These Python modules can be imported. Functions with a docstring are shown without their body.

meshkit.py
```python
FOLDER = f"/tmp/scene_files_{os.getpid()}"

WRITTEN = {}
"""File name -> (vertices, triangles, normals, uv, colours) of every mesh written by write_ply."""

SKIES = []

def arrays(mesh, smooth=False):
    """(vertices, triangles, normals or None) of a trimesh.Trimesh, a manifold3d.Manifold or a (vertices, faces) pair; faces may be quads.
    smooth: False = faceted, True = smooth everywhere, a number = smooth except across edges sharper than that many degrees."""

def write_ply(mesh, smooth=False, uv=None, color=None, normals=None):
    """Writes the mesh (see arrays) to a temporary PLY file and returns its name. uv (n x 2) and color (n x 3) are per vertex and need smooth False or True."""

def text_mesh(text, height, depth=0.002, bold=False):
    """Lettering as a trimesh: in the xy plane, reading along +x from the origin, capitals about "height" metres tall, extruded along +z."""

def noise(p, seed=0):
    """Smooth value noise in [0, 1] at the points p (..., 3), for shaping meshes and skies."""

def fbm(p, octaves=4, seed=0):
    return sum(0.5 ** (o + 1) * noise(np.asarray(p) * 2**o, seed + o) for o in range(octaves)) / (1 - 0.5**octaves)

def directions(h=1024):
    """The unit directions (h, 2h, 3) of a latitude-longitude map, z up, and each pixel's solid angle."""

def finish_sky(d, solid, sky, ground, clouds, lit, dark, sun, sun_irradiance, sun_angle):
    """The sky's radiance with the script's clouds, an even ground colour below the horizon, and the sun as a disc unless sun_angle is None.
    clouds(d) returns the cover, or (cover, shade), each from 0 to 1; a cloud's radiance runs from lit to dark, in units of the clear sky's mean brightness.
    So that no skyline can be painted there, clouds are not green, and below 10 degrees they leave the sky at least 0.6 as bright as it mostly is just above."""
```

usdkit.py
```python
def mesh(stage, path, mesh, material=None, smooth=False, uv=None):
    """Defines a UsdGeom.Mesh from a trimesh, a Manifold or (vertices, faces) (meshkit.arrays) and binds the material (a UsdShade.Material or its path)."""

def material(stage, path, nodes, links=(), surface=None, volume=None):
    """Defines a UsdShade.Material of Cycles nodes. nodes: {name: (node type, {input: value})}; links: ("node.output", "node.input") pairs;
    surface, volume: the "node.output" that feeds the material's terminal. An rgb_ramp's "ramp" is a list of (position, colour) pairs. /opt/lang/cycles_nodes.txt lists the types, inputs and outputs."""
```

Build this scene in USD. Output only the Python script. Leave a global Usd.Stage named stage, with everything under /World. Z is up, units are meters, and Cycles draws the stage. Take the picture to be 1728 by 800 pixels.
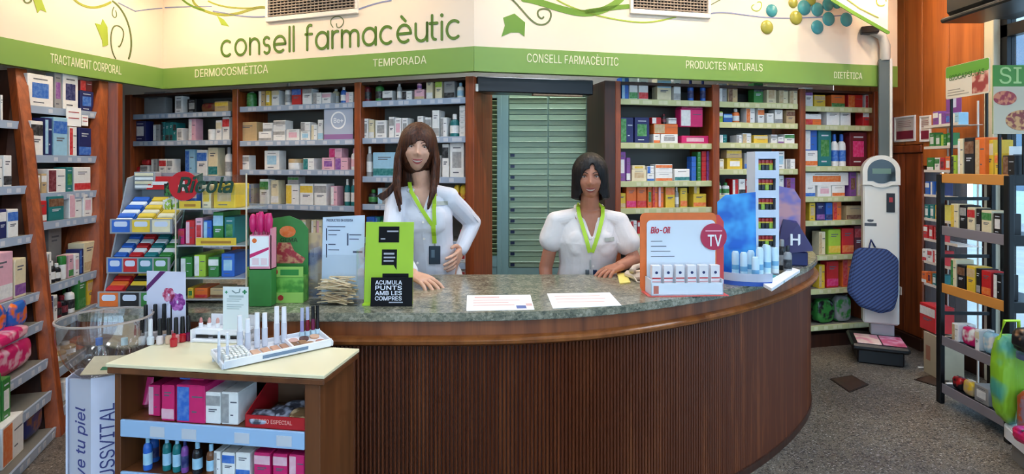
import math, random
import numpy as np, trimesh, manifold3d, usdkit, meshkit
from manifold3d import Manifold
from shapely.geometry import Polygon, LineString, Point, box as sbox
from shapely import affinity
from shapely.ops import unary_union
from pxr import Usd, UsdGeom, UsdLux, UsdShade, Gf, Sdf

stage = Usd.Stage.CreateInMemory()
UsdGeom.Xform.Define(stage, '/World')
H, FPX, CX, HY = 1.45, 1000.0, 864.0, 280.0          # eye height, focal length in px, principal column, horizon row

# ---------------------------------------------------------------- camera, sky, exposure
cam = UsdGeom.Camera.Define(stage, '/World/camera')
cam.CreateHorizontalApertureAttr(36.0)
cam.CreateFocalLengthAttr(36.0 * FPX / 1728)
cam.CreateVerticalApertureOffsetAttr(-36.0 * (400 - HY) / 1728)
cam.CreateExposureAttr(0.35)
cam.AddTranslateOp().Set(Gf.Vec3d(0, 0, H))
cam.AddRotateXOp().Set(90.0)
sky = UsdLux.DomeLight.Define(stage, '/World/sky')
sky.CreateIntensityAttr(1.15)
sky.CreateColorAttr(Gf.Vec3f(0.52, 0.76, 1.0))
PANEL_POWER = 11.5            # radiance of the fluorescent ceiling panels
SPOT_POWER = 560.0           # radiance of the small halogen downlights along the fascia

# ---------------------------------------------------------------- helpers
def lin(c):
    c = np.array(c[:3], float) / 255.0
    return tuple(np.where(c <= 0.04045, c / 12.92, ((c + 0.055) / 1.055) ** 2.4))

_mats = {}
def mat(name, rgb, rough=0.5, metal=0.0, var=0.0, scale=30.0, spec=0.5, emit=None, strength=0):
    if name in _mats: return _mats[name]
    c = lin(rgb)
    nodes = {'p': ('principled_bsdf', {'base_color': c, 'roughness': rough, 'metallic': metal, 'specular_ior_level': spec})}
    links = []
    if emit is not None:
        nodes['p'][1].update({'emission_color': lin(emit), 'emission_strength': strength})
    if var > 0:
        nodes['g'] = ('texture_coordinate', {})
        nodes['n'] = ('noise_texture', {'scale': scale, 'detail': 3.0})
        nodes['r'] = ('rgb_ramp', {'ramp': [(0.3, tuple(x * (1 - var) for x in c)), (0.7, tuple(min(1, x * (1 + var)) for x in c))]})
        links += [('g.object', 'n.vector'), ('n.fac', 'r.fac'), ('r.color', 'p.base_color')]
    m = usdkit.material(stage, '/World/Looks/' + name, nodes, links, surface='p.BSDF')
    _mats[name] = m
    return m

def wood(name, dark, light, stretch=(14, 14, 0.9), rough=0.38, scale=2.0, bump=0.15, island=0.0):
    if name in _mats: return _mats[name]
    d, l = lin(dark), lin(light)
    nodes = {'g': ('geometry', {}), 'm': ('mapping', {'scale': stretch}), 'n': ('noise_texture', {'scale': scale, 'detail': 5.0, 'roughness': 0.6, 'distortion': 0.4}),
             'r': ('rgb_ramp', {'ramp': [(0.28, d), (0.72, l)]}), 'b': ('bump', {'strength': bump, 'distance': 0.002}),
             'p': ('principled_bsdf', {'roughness': rough})}
    links = [('g.position', 'm.vector'), ('m.vector', 'n.vector'), ('n.fac', 'b.height'), ('b.normal', 'p.normal')]
    if island > 0:
        nodes['mx'] = ('math', {'math_type': 'multiply_add', 'value2': island, 'value3': -island / 2})
        nodes['ad'] = ('math', {'math_type': 'add'})
        links += [('g.random_per_island', 'mx.value1'), ('mx.value', 'ad.value1'), ('n.fac', 'ad.value2'), ('ad.value', 'r.fac')]
    else:
        links += [('n.fac', 'r.fac')]
    links += [('r.color', 'p.base_color')]
    _mats[name] = usdkit.material(stage, '/World/Looks/' + name, nodes, links, surface='p.BSDF')
    return _mats[name]

def clear_pane(name, tint=(1, 1, 1), k=0.10, rough=0.03):
    if name in _mats: return _mats[name]
    _mats[name] = usdkit.material(stage, '/World/Looks/' + name, {
        't': ('transparent_bsdf', {'color': tint}), 'g': ('glossy_bsdf', {'roughness': rough, 'color': (1, 1, 1)}),
        'f': ('layer_weight', {'blend': 0.5}), 'q': ('math', {'math_type': 'power', 'value2': 3.0}), 'k': ('math', {'math_type': 'multiply_add', 'value2': 0.35, 'value3': k * .4}), 'x': ('mix_closure', {})},
        [('f.facing', 'q.value1'), ('q.value', 'k.value1'), ('k.value', 'x.fac'), ('t.BSDF', 'x.closure1'), ('g.BSDF', 'x.closure2')], surface='x.closure')
    return _mats[name]

def printed(name, a, b, scale=22.0, lo=0.45, hi=0.55, rough=0.4, stretch=(1, 1, 1)):
    """Two-colour blotchy print."""
    if name in _mats: return _mats[name]
    _mats[name] = usdkit.material(stage, '/World/Looks/' + name, {
        'g': ('texture_coordinate', {}), 'm': ('mapping', {'scale': stretch}), 'n': ('noise_texture', {'scale': scale, 'detail': 2.0}),
        'r': ('rgb_ramp', {'ramp': [(lo, lin(a)), (hi, lin(b))]}), 'p': ('principled_bsdf', {'roughness': rough})},
        [('g.object', 'm.vector'), ('m.vector', 'n.vector'), ('n.fac', 'r.fac'), ('r.color', 'p.base_color')], surface='p.BSDF')
    return _mats[name]

_names = {}
def numbered(parent, name):
    k = (str(parent), name)
    n = _names[k] = _names.get(k, -1) + 1
    return f'{parent}/{name}' + (f'_{n:03d}' if n else '')

def path_of(parent):
    if parent is None: return '/World'
    return str(parent.GetPath()) if hasattr(parent, 'GetPath') else str(parent)

def tag(prim, label=None, cat=None, group=None, kind=None):
    p = prim.GetPrim() if hasattr(prim, 'GetPrim') else prim
    for k, v in (('label', label), ('category', cat), ('group', group), ('kind', kind)):
        if v: p.SetCustomDataByKey(k, v)
    return p

def cat(meshes):
    out = []
    for m in meshes:
        if hasattr(m, 'to_mesh'):
            v, f, _ = meshkit.arrays(m); m = trimesh.Trimesh(v, f, process=False)
        out.append(m)
    return trimesh.util.concatenate(out) if len(out) > 1 else out[0]

def obj(name, mesh, material, parent=None, smooth=False, label=None, kind=None):
    if isinstance(mesh, list): mesh = cat(mesh)
    m = usdkit.mesh(stage, numbered(path_of(parent), name), mesh, material, smooth=smooth)
    p = m.GetPrim()
    UsdGeom.Mesh(p).CreateDoubleSidedAttr(True)
    if label or kind: tag(p, label, None, None, kind)
    return p

def thing(name, label, cat_, loc=(0, 0, 0), deg=0.0, group=None, kind=None):
    x = UsdGeom.Xform.Define(stage, numbered('/World', name))
    x.AddTranslateOp().Set(Gf.Vec3d(*map(float, loc)))
    if deg: x.AddRotateZOp().Set(float(deg))
    return tag(x, label, cat_, group, kind)

def struct(name, mesh, material, parent=None):
    return obj(name, mesh, material, parent, kind=None if parent is not None else 'structure')

def T(m, loc=(0, 0, 0), rz=0, rx=0, ry=0):
    m = m.copy()
    for a, ax in ((rx, (1, 0, 0)), (ry, (0, 1, 0)), (rz, (0, 0, 1))):
        if a: m.apply_transform(trimesh.transformations.rotation_matrix(math.radians(a), ax))
    m.apply_translation(loc)
    return m

def bx(x0, x1, y0, y1, z0, z1, c=0.0):
    """Box, its edges chamfered by c."""
    if c <= 0:
        m = trimesh.creation.box((x1 - x0, y1 - y0, z1 - z0))
        m.apply_translation(((x0 + x1) / 2, (y0 + y1) / 2, (z0 + z1) / 2)); return m
    c = min(c, (x1 - x0) * .45, (y1 - y0) * .45, (z1 - z0) * .45)
    pts = []
    for sx in (0, 1):
        for sy in (0, 1):
            for sz in (0, 1):
                X, Y, Z = (x0, x1)[sx], (y0, y1)[sy], (z0, z1)[sz]
                dx, dy, dz = c * (1 - 2 * sx), c * (1 - 2 * sy), c * (1 - 2 * sz)
                pts += [(X, Y + dy, Z + dz), (X + dx, Y, Z + dz), (X + dx, Y + dy, Z)]
    return hull(pts)

def hull(pts):
    v, f, _ = meshkit.arrays(Manifold.hull_points(np.array(pts, float)))
    return trimesh.Trimesh(v, f, process=False)

def lathe(profile, n=20):
    return trimesh.creation.revolve(np.array(profile, float), sections=n)

def cyl(r, z0, z1, n=20, r2=None):
    r2 = r if r2 is None else r2
    return lathe([(0, z0), (r, z0), (r2, z1), (0, z1)], n)

def tube(pts, r, n=8):
    pts = np.array(pts, float); out = []
    t = np.gradient(pts, axis=0); t /= np.linalg.norm(t, axis=1)[:, None] + 1e-12
    ref = np.where(np.abs(t[:, 2:]) < 0.9, [[0, 0, 1.0]], [[1.0, 0, 0]])
    a = np.cross(t, ref); a /= np.linalg.norm(a, axis=1)[:, None]; b = np.cross(t, a)
    ang = np.arange(n) * 2 * np.pi / n
    r = np.broadcast_to(r, (len(pts),))
    v = pts[:, None] + r[:, None, None] * (np.cos(ang)[None, :, None] * a[:, None] + np.sin(ang)[None, :, None] * b[:, None])
    f = []
    for i in range(len(pts) - 1):
        for j in range(n):
            k = (j + 1) % n
            f += [(i*n+j, i*n+k, (i+1)*n+k), (i*n+j, (i+1)*n+k, (i+1)*n+j)]
    v = v.reshape(-1, 3)
    m0, m1 = len(v), len(v) + 1
    v = np.vstack([v, pts[0], pts[-1]])
    for j in range(n):
        k = (j + 1) % n
        f += [(m0, k, j), (m1, (len(pts)-1)*n+j, (len(pts)-1)*n+k)]
    return trimesh.Trimesh(v, f, process=False)

def polys(g):
    return [p for p in getattr(g, 'geoms', [g]) if not p.is_empty and p.area > 1e-9]

def ext(shape, depth):
    """Shapely shape in (x, z), standing up: extruded towards -y by depth from y = 0."""
    out = []
    for p in polys(shape):
        m = trimesh.creation.extrude_polygon(p, depth, engine='earcut')
        v = m.vertices
        out.append(trimesh.Trimesh(np.c_[v[:, 0], -v[:, 2], v[:, 1]], m.faces, process=False))
    return cat(out)

def flat(shape, z0, z1):
    out = []
    for p in polys(shape):
        m = trimesh.creation.extrude_polygon(p, z1 - z0, engine='earcut'); m.apply_translation((0, 0, z0)); out.append(m)
    return cat(out)

def rrect(w, h, r, cx=0, cy=0):
    return sbox(cx - w/2 + r, cy - h/2 + r, cx + w/2 - r, cy + h/2 - r).buffer(r, 5)

_txt = {}
def text(s, width=None, height=0.02, depth=0.0008, bold=False, center=True, sx=1.0):
    """Standing lettering: x to the right, z up, its face towards -y."""
    key = (s, bold)
    if key not in _txt: _txt[key] = meshkit.text_mesh(s, 1.0, 0.1, bold)
    m = _txt[key]; v = np.array(m.vertices)
    w = v[:, 0].max() - v[:, 0].min()
    k = height if width is None else width / w / sx
    hz = height
    x = (v[:, 0] - v[:, 0].min()) * k * sx
    if width is None: w = w * k * sx
    else: w = width
    x = x - (w / 2 if center else 0)
    return trimesh.Trimesh(np.c_[x, -v[:, 2] / 0.1 * depth, v[:, 1] * hz], m.faces, process=False)

def P(px, py, Y):
    return np.array([(px - CX) / FPX * Y, Y, H - (py - HY) / FPX * Y])

class Frame:
    """A vertical front: origin O and direction t in plan; s runs along it to the right, w away from the viewer."""
    def __init__(s, O, t):
        s.O = np.array(O, float); s.t = np.array(t, float); s.t /= np.linalg.norm(s.t); s.m = np.array([-s.t[1], s.t[0]])
        s.deg = math.degrees(math.atan2(s.t[1], s.t[0]))
    def s_of(s, px, w=0.0):
        u = (px - CX) / FPX; Q = s.O + w * s.m; n = np.array([1, -u])
        return -Q.dot(n) / s.t.dot(n)
    def xy(s, a, w=0.0): return s.O + a * s.t + w * s.m
    def z_of(s, px, py, w=0.0):
        Y = s.xy(s.s_of(px, w), w)[1]
        return H - (py - HY) / FPX * Y
    def loc(s, a, w, z): return (*s.xy(a, w), z)

# ---------------------------------------------------------------- shared materials
WOOD_RED = wood('wood_red', (100, 42, 18), (164, 82, 38), rough=0.35)
WOOD_WALL = wood('wood_wall', (150, 78, 32), (200, 118, 56), (5, 5, 0.35), rough=0.35, scale=2.4)
WOOD_DARK = wood('wood_dark', (46, 22, 14), (72, 38, 24), rough=0.45)
WOOD_COUNTER = wood('wood_counter', (96, 48, 24), (152, 86, 46), (9, 9, 0.5), rough=0.34)
WOOD_REED = wood('wood_reed', (92, 44, 22), (150, 84, 46), (12, 12, 0.5), rough=0.36, island=0.45)
WHITE_PAINT = mat('white_paint', (236, 232, 224), 0.6, var=0.02, scale=3)
PAPER = mat('paper', (240, 242, 244), 0.55)
BLACK_PL = mat('black_plastic', (20, 20, 22), 0.35)
DARK_METAL = mat('dark_metal', (22, 24, 28), 0.4, metal=0.3)
ALU = mat('aluminium', (168, 170, 172), 0.35, metal=0.8)
GREY_BACK = mat('cabinet_back', (112, 110, 104), 0.6, var=0.06, scale=2)
RAIL_BLUE = mat('rail_blue_grey', (156, 172, 194), 0.4, var=0.05, scale=9)
RAIL_GREEN = mat('rail_green_cream', (188, 192, 142), 0.4, var=0.05, scale=9)
TICKET = mat('price_ticket', (196, 202, 212), 0.5)
ACRYLIC = clear_pane('acrylic', (0.93, 0.95, 0.96))
PANE = clear_pane('window_pane', (0.94, 0.97, 0.98))
LIME = mat('lime', (166, 206, 40), 0.5)

# ---------------------------------------------------------------- the room
def floor_material():
    nodes = {'g': ('geometry', {}), 'v': ('voronoi_texture', {'scale': 95.0, 'randomness': 1.0}), 'n': ('noise_texture', {'scale': 120.0, 'detail': 1.0}),
             'k': ('noise_texture', {'scale': 1.4, 'detail': 3.0}),
             'r': ('rgb_ramp', {'ramp': [(0.18, lin((34, 32, 34))), (0.42, lin((92, 84, 76))), (0.62, lin((136, 128, 112))), (0.80, lin((70, 62, 58))), (0.98, lin((176, 170, 158)))]}),
             's': ('separate_color', {}), 'mx': ('math', {'math_type': 'multiply_add', 'value2': 0.62}),
             'sub': ('math', {'math_type': 'subtract', 'value2': 0.22}), 'd': ('rgb_ramp', {'ramp': [(0.35, (0.62, 0.62, 0.68)), (0.65, (1, 1, 1))]}), 'mul': ('mix', {'mix_type': 'multiply', 'fac': 1.0}),
             'p': ('principled_bsdf', {'roughness': 0.42})}
    links = [('g.position', 'v.vector'), ('g.position', 'n.vector'), ('g.position', 'k.vector'), ('v.color', 's.color'), ('s.r', 'mx.value1'), ('n.fac', 'mx.value3'),
             ('mx.value', 'sub.value1'), ('sub.value', 'r.fac'), ('r.color', 'mul.color1'), ('k.fac', 'd.fac'), ('d.color', 'mul.color2'), ('mul.color', 'p.base_color')]
    return usdkit.material(stage, '/World/Looks/terrazzo', nodes, links, surface='p.BSDF')

def granite_material():
    nodes = {'g': ('geometry', {}), 'v': ('voronoi_texture', {'scale': 120.0}), 'n': ('noise_texture', {'scale': 14.0, 'detail': 6.0, 'roughness': 0.7, 'distortion': 1.2}),
             's': ('separate_color', {}), 'mx': ('math', {'math_type': 'multiply_add', 'value2': 0.26}),
             'r': ('rgb_ramp', {'ramp': [(0.34, lin((62, 66, 58))), (0.50, lin((100, 102, 88))), (0.66, lin((130, 127, 108))), (0.84, lin((164, 158, 140)))]}),
             'p': ('principled_bsdf', {'roughness': 0.16})}
    links = [('g.position', 'v.vector'), ('g.position', 'n.vector'), ('v.color', 's.color'), ('s.r', 'mx.value1'), ('n.fac', 'mx.value3'), ('mx.value', 'r.fac'), ('r.color', 'p.base_color')]
    return usdkit.material(stage, '/World/Looks/granite', nodes, links, surface='p.BSDF')

FLOOR_M, GRANITE = floor_material(), granite_material()
CEIL = 3.0
XL, XR, YB, YF = -3.9, 3.2, 5.9, -2.6
struct('floor', bx(XL - .2, XR + .1, YF - .2, YB + .2, -0.12, 0), FLOOR_M)
struct('ceiling', bx(XL - .2, XR + .1, YF - .2, YB + .2, CEIL, CEIL + 0.1), WHITE_PAINT)
struct('wall_back', bx(XL, XR, YB, YB + .15, 0, CEIL), WHITE_PAINT)
struct('wall_left', bx(XL - .15, XL, YF, YB, 0, CEIL), WHITE_PAINT)
# right wall: wood panelling at the far end, then the glazed shop front
WR0 = 4.02
wr = struct('wall_right', [bx(XR + .02, XR + .15, 4.62, YB, 0, CEIL), bx(XR + .02, XR + .15, WR0, 4.62, 1.42, CEIL), bx(XR + .02, XR + .15, WR0, 4.62, 0, 0.25),
            bx(XR + .02, XR + .15, 4.36, 4.42, 0.25, 1.42), bx(XR + .02, XR + .15, WR0, 4.06, 0.25, 1.42)], WOOD_DARK)
ys = [YB, 5.3, 4.83, 4.62, 4.34, WR0]
for a, b in zip(ys[1:], ys[:-1]):
    lo = 1.62 if a >= 4.62 else 1.45
    obj('wood_panel', bx(XR, XR + .02, a + .004, b - .004, lo, CEIL, .003), WOOD_WALL, wr)
for a, b in zip(ys[1:4], ys[:3]):
    obj('wood_panel', bx(XR, XR + .02, a + .004, b - .004, 0.1, 1.55, .003), WOOD_RED, wr)
obj('dado_rail', bx(XR - .012, XR + .02, 4.62, YB, 1.555, 1.615, .006), WOOD_RED, wr)
struct('baseboard_right', bx(XR - .015, XR + .02, 4.62, YB, 0, 0.095, .004), WOOD_DARK)
struct('window_1', [bx(XR + .06, XR + .066, 4.06, 4.36, .25, 1.42), bx(XR + .06, XR + .066, 4.42, 4.62, .25, 1.42)], PANE)
# shop front glazing with dark frames
w2 = struct('window_2', [bx(XR + .05, XR + .11, a - .03, a + .03, 0, CEIL) for a in (3.92, 2.9, 1.9, 0.9, -0.1, -1.1, -2.1)] +
            [bx(XR + .05, XR + .11, YF, WR0, z0, z1) for z0, z1 in ((0, .14), (2.3, 2.38), (2.9, CEIL))], DARK_METAL)
for a, b in ((2.93, 3.89), (1.93, 2.87), (.93, 1.87), (-.07, .87), (-1.07, -.13), (-2.07, -1.13)):
    obj('pane', bx(XR + .075, XR + .081, a, b, .14, 2.3), PANE, w2)
    obj('pane', bx(XR + .075, XR + .081, a, b, 2.38, 2.9), PANE, w2)
struct('trim_1', [bx(XR + .0, XR + .05, 3.94, WR0, 0, CEIL, .004)], mat('cream_frame', (206, 200, 178), 0.5))
# wall behind the viewer, with the street door's glass
struct('wall_front', [bx(XL, XR, YF - .15, YF, 2.4, CEIL), bx(XL, -2.4, YF - .15, YF, 0, 2.4), bx(2.6, XR, YF - .15, YF, 0, 2.4)], WHITE_PAINT)
w3 = struct('window_3', [bx(a - .03, a + .03, YF - .1, YF - .04, 0, 2.4) for a in (-2.37, -1.1, .1, 1.35, 2.57)] + [bx(-2.4, 2.6, YF - .1, YF - .04, 0, .1), bx(-2.4, 2.6, YF - .1, YF - .04, 2.34, 2.4)], DARK_METAL)
for a, b in ((-2.34, -1.13), (-1.07, .07), (.13, 1.32), (1.38, 2.54)):
    obj('pane', bx(a, b, YF - .074, YF - .068, .1, 2.34), PANE, w3)
# the street outside
struct('street_ground', bx(-25, 40, -30, 30, -0.22, -0.13), mat('pavement', (150, 150, 148), 0.8, var=.12, scale=2))
fac = thing('street_facade', 'pale rendered building across the street, seen through the shop window', 'building', (14, 4, -0.13), -90)
obj('wall', bx(-14, 14, 0, 6, 0, 9), mat('facade_render', (176, 190, 200), 0.8, var=.05, scale=1), fac)
for i in range(9):
    for k in range(3):
        obj('window', bx(-12.6 + i * 3, -11.2 + i * 3, -.02, .03, .9 + 2.9 * k, 2.6 + 2.9 * k, .01), mat('facade_glass', (70, 96, 120), 0.15), fac)

# ---------------------------------------------------------------- fascia sign over the cabinets
A0, A1, A2, A3 = np.array([-3.34, 2.60]), np.array([-2.81, 4.77]), np.array([-.248, 3.875]), np.array([3.03, 4.66])
FL, FA, FB = Frame(A0, A1 - A0), Frame(A1, A2 - A1), Frame(A2, A3 - A2)
LL, LA, LB = (np.linalg.norm(b - a) for a, b in ((A0, A1), (A1, A2), (A2, A3)))
ZB, ZM, ZT = 2.07, 2.232, CEIL
BAND = mat('fascia_green', (126, 164, 78), 0.4)
FASC_W = mat('fascia_white', (240, 226, 206), 0.35)
VG = [mat('vine_green', (104, 150, 44), .5), mat('vine_olive', (150, 158, 60), .5), mat('vine_dark', (96, 112, 62), .5), mat('vine_blue', (128, 140, 178), .5), mat('leaf_lime', (158, 182, 58), .5)]
LET = mat('letter_green', (84, 122, 34), .5)
LETW = mat('letter_cream', (232, 232, 200), .5)

def arc(cx, cy, r, a0, a1, n=18, ry=None):
    a = np.radians(np.linspace(a0, a1, n)); ry = r if ry is None else ry
    return list(zip(cx + r * np.cos(a), cy + ry * np.sin(a)))
GL = {  # stroke letters on an x-height of 1, ascender 1.55: (strokes, advance)
    'c': ([arc(.5, .5, .5, 52, 308)], .95), 'o': ([arc(.5, .5, .5, 0, 360, 28)], 1.0),
    'n': ([[(0, 0), (0, 1)], arc(.42, .55, .42, 180, 0) + [(.84, 0)]], .84),
    's': ([arc(.33, .74, .26, 40, 270) + arc(.33, .24, .26, 90, -140)], .62),
    'e': ([[(.05, .5), (1, .5)], arc(.5, .5, .5, 0, 308)], 1.0), 'è': ([[(.05, .5), (1, .5)], arc(.5, .5, .5, 0, 308), [(.3, 1.5), (.6, 1.22)]], 1.0),
    'l': ([[(0, 0), (0, 1.5)]], 0.0), 'i': ([[(0, 0), (0, .98)], arc(0, 1.36, .03, 0, 360, 8)], 0.0),
    'f': ([[(.0, 0), (.0, 1.25)] + arc(.25, 1.25, .25, 180, 70)[1:], [(-.15, .95), (.38, .95)]], .38),
    'a': ([arc(.5, .5, .5, 0, 360, 28), [(1, 0), (1, 1)]], 1.0), 'r': ([[(0, 0), (0, 1)], arc(.36, .62, .36, 180, 75)], .42),
    'm': ([[(0, 0), (0, 1)], arc(.33, .62, .33, 180, 0) + [(.66, 0)], arc(.99, .62, .33, 180, 0) + [(1.32, 0)]], 1.32),
    'u': ([[(0, 1)] + arc(.42, .42, .42, 180, 360) + [(.84, 1)], [(.84, 1), (.84, 0)]], .84),
    't': ([[(0, 1.4), (0, .28)] + arc(.25, .28, .25, 180, 270)[1:], [(-.16, .95), (.36, .95)]], .34), ' ': ([], .45)}
def stroke_text(s, fat=.085, gap=.36):
    x, out = 0, []
    for ch in s:
        st, adv = GL[ch]
        for line in st: out.append(affinity.translate(LineString(line).buffer(fat), x, 0))
        x += adv + gap
    return out, x - gap

def fascia(F, L, label):
    t = thing('fascia_sign', label, 'sign', F.loc(0, 0, 0), F.deg)
    obj('white_board', bx(0, L, 0, .05, ZM, ZT - .003), FASC_W, t)
    obj('green_band', bx(0, L, -.004, .05, ZB, ZM), BAND, t)
    return t
fL = fascia(FL, LL, 'white and green fascia over the left wall cabinets, lettered TRACTAMENT CORPORAL')
fA = fascia(FA, LA, 'long fascia lettered consell farmacèutic in big green letters')
fB = fascia(FB, LB, 'fascia right of the big lettering, with printed beads and a leaf')
def on(F, px, py): s = F.s_of(px); return (s, F.z_of(px, py))
def vine(F, t, pts, width, m, name='vine'):
    q = np.array([on(F, *p) for p in pts])
    k = np.linspace(0, len(q) - 1, 8 * len(q))
    from scipy.interpolate import CubicSpline
    c = CubicSpline(np.arange(len(q)), q)(k)
    obj(name, T(ext(LineString(c).buffer(width / 2), .002), (0, -.0005, 0)), m, t)
def leaf(F, t, pts, m):
    obj('leaf', T(ext(Polygon([on(F, *p) for p in pts]), .0025), (0, -.0005, 0)), m, t)
def band_text(F, t, s, px0, py0, px1, py1, h):
    s0, z0 = on(F, px0, py0); s1, z1 = on(F, px1, py1)
    z0 = (z0 + z1) / 2
    m = text(s, s1 - s0, h, .002); m.apply_translation(((s0 + s1) / 2, -.0042, z0))
    obj('lettering', m, LETW, t)
band_text(FL, fL, 'TRACTAMENT CORPORAL', 84, 106, 204, 126, .062)
band_text(FA, fA, 'DERMOCOSMÈTICA', 330, 131, 453, 123, .062)
band_text(FA, fA, 'TEMPORADA', 630, 111, 720, 109, .052)
band_text(FB, fB, 'CONSELL FARMACÈUTIC', 889, 106, 1043, 110, .056)
band_text(FB, fB, 'PRODUCTES NATURALS', 1157, 116, 1286, 120, .055)
band_text(FB, fB, 'DIETÈTICA', 1407, 132, 1454, 134, .05)
st, w = stroke_text('consell farmacèutic')
s0, z0 = on(FA, 374, 92); s1, z1 = on(FA, 777, 68)
k = (s1 - s0) / w
for g in st:
    obj('letter_stroke', T(ext(affinity.affine_transform(g, [k, 0, 0, .118, s0, (z0 + z1) / 2 - .0]), .003), (0, -.0005, 0)), LET, fA)
# printed vines and leaves
vine(FL, fL, [(118, -8), (150, 12), (186, 4)], .016, VG[1]); vine(FL, fL, [(190, 2), (212, 30), (221, 66), (217, 99)], .014, VG[2])
vine(FL, fL, [(195, 99), (187, 72), (190, 48), (200, 44), (208, 54), (205, 72), (200, 78)], .009, VG[2])
vine(FL, fL, [(192, 12), (190, 26), (195, 29), (195, 18)], .006, VG[2])
leaf(FL, fL, [(160, 39), (170, 42), (173, 32), (181, 46), (182, 76), (173, 79), (172, 68)], VG[4])
leaf(FL, fL, [(56, 0), (70, 0), (78, 21), (68, 16), (63, 22)], VG[4]); vine(FL, fL, [(40, 0), (45, 5), (51, 3), (52, -2)], .01, VG[2])
vine(FL, fL, [(200, 5), (214, 12), (228, 19)], .008, VG[3]); vine(FL, fL, [(228, 19), (250, 16), (273, 14)], .008, VG[3])
vine(FA, fA, [(279, 13), (300, 12), (330, 11), (357, 11)], .009, VG[3]); vine(FA, fA, [(303, -6), (320, 8), (345, 18)], .016, VG[0])
vine(FA, fA, [(325, -4), (345, 18), (385, 25), (420, 17), (448, 13)], .02, VG[1]); vine(FA, fA, [(352, 2), (385, 12), (420, 14), (448, 12)], .012, VG[1])
vine(FA, fA, [(360, 19), (400, 26), (450, 28), (520, 22), (570, 24), (610, 14), (660, 1)], .010, VG[3])
leaf(FA, fA, [(366, 26), (378, 33), (387, 45), (374, 42)], VG[4])
vine(FA, fA, [(562, 46), (560, 32), (572, 28), (580, 36), (574, 46), (568, 40)], .006, VG[2])
leaf(FB, fB, [(846, 62), (852, 43), (849, 30), (868, 23), (886, 38), (885, 62), (876, 55), (862, 55)], VG[0])
vine(FB, fB, [(860, -4), (885, 22), (907, 41), (926, 36), (927, 18), (910, 17), (909, 28), (917, 29)], .012, VG[2])
vine(FB, fB, [(884, -2), (930, 10), (980, 22), (1020, 16), (1048, -2)], .045, VG[0]); vine(FB, fB, [(990, 20), (1030, 14), (1060, 11)], .032, VG[0])
vine(FB, fB, [(940, 0), (1000, 24), (1060, 36), (1100, 37), (1140, 29)], .010, VG[4])
vine(FB, fB, [(1196, 24), (1240, 23), (1300, 30), (1380, 29), (1440, 24)], .009, VG[3]); vine(FB, fB, [(1200, 8), (1215, 0), (1225, -4)], .006, VG[2])
vine(FB, fB, [(1272, 8), (1270, 16), (1280, 18), (1285, 8), (1278, 4)], .007, VG[4])
TEAL_B, OLIVE_B = mat('bead_teal', (66, 150, 160), .25), mat('bead_olive', (160, 160, 66), .25)
for px, py, r, tt in ((1302, 18, 11, 1), (1294, 46, 12, 0), (1343, 30, 12, 0), (1338, 5, 9, 0), (1357, 13, 13, 1), (1379, 16, 12, 1), (1397, 8, 11, 1), (1379, 46, 12, 1), (1398, 32, 12, 1), (1428, 33, 12, 1), (1412, 6, 9, 1), (1368, 0, 10, 0)):
    s_, z_ = on(FB, px, py); Yd = FB.xy(s_)[1]; R = r / FPX * Yd
    d = trimesh.creation.icosphere(2, 1.0); d.vertices *= (R, .02, R); d.apply_translation((s_, 0, z_))
    obj('bead', d, TEAL_B if tt else OLIVE_B, fB, smooth=True)

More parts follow.
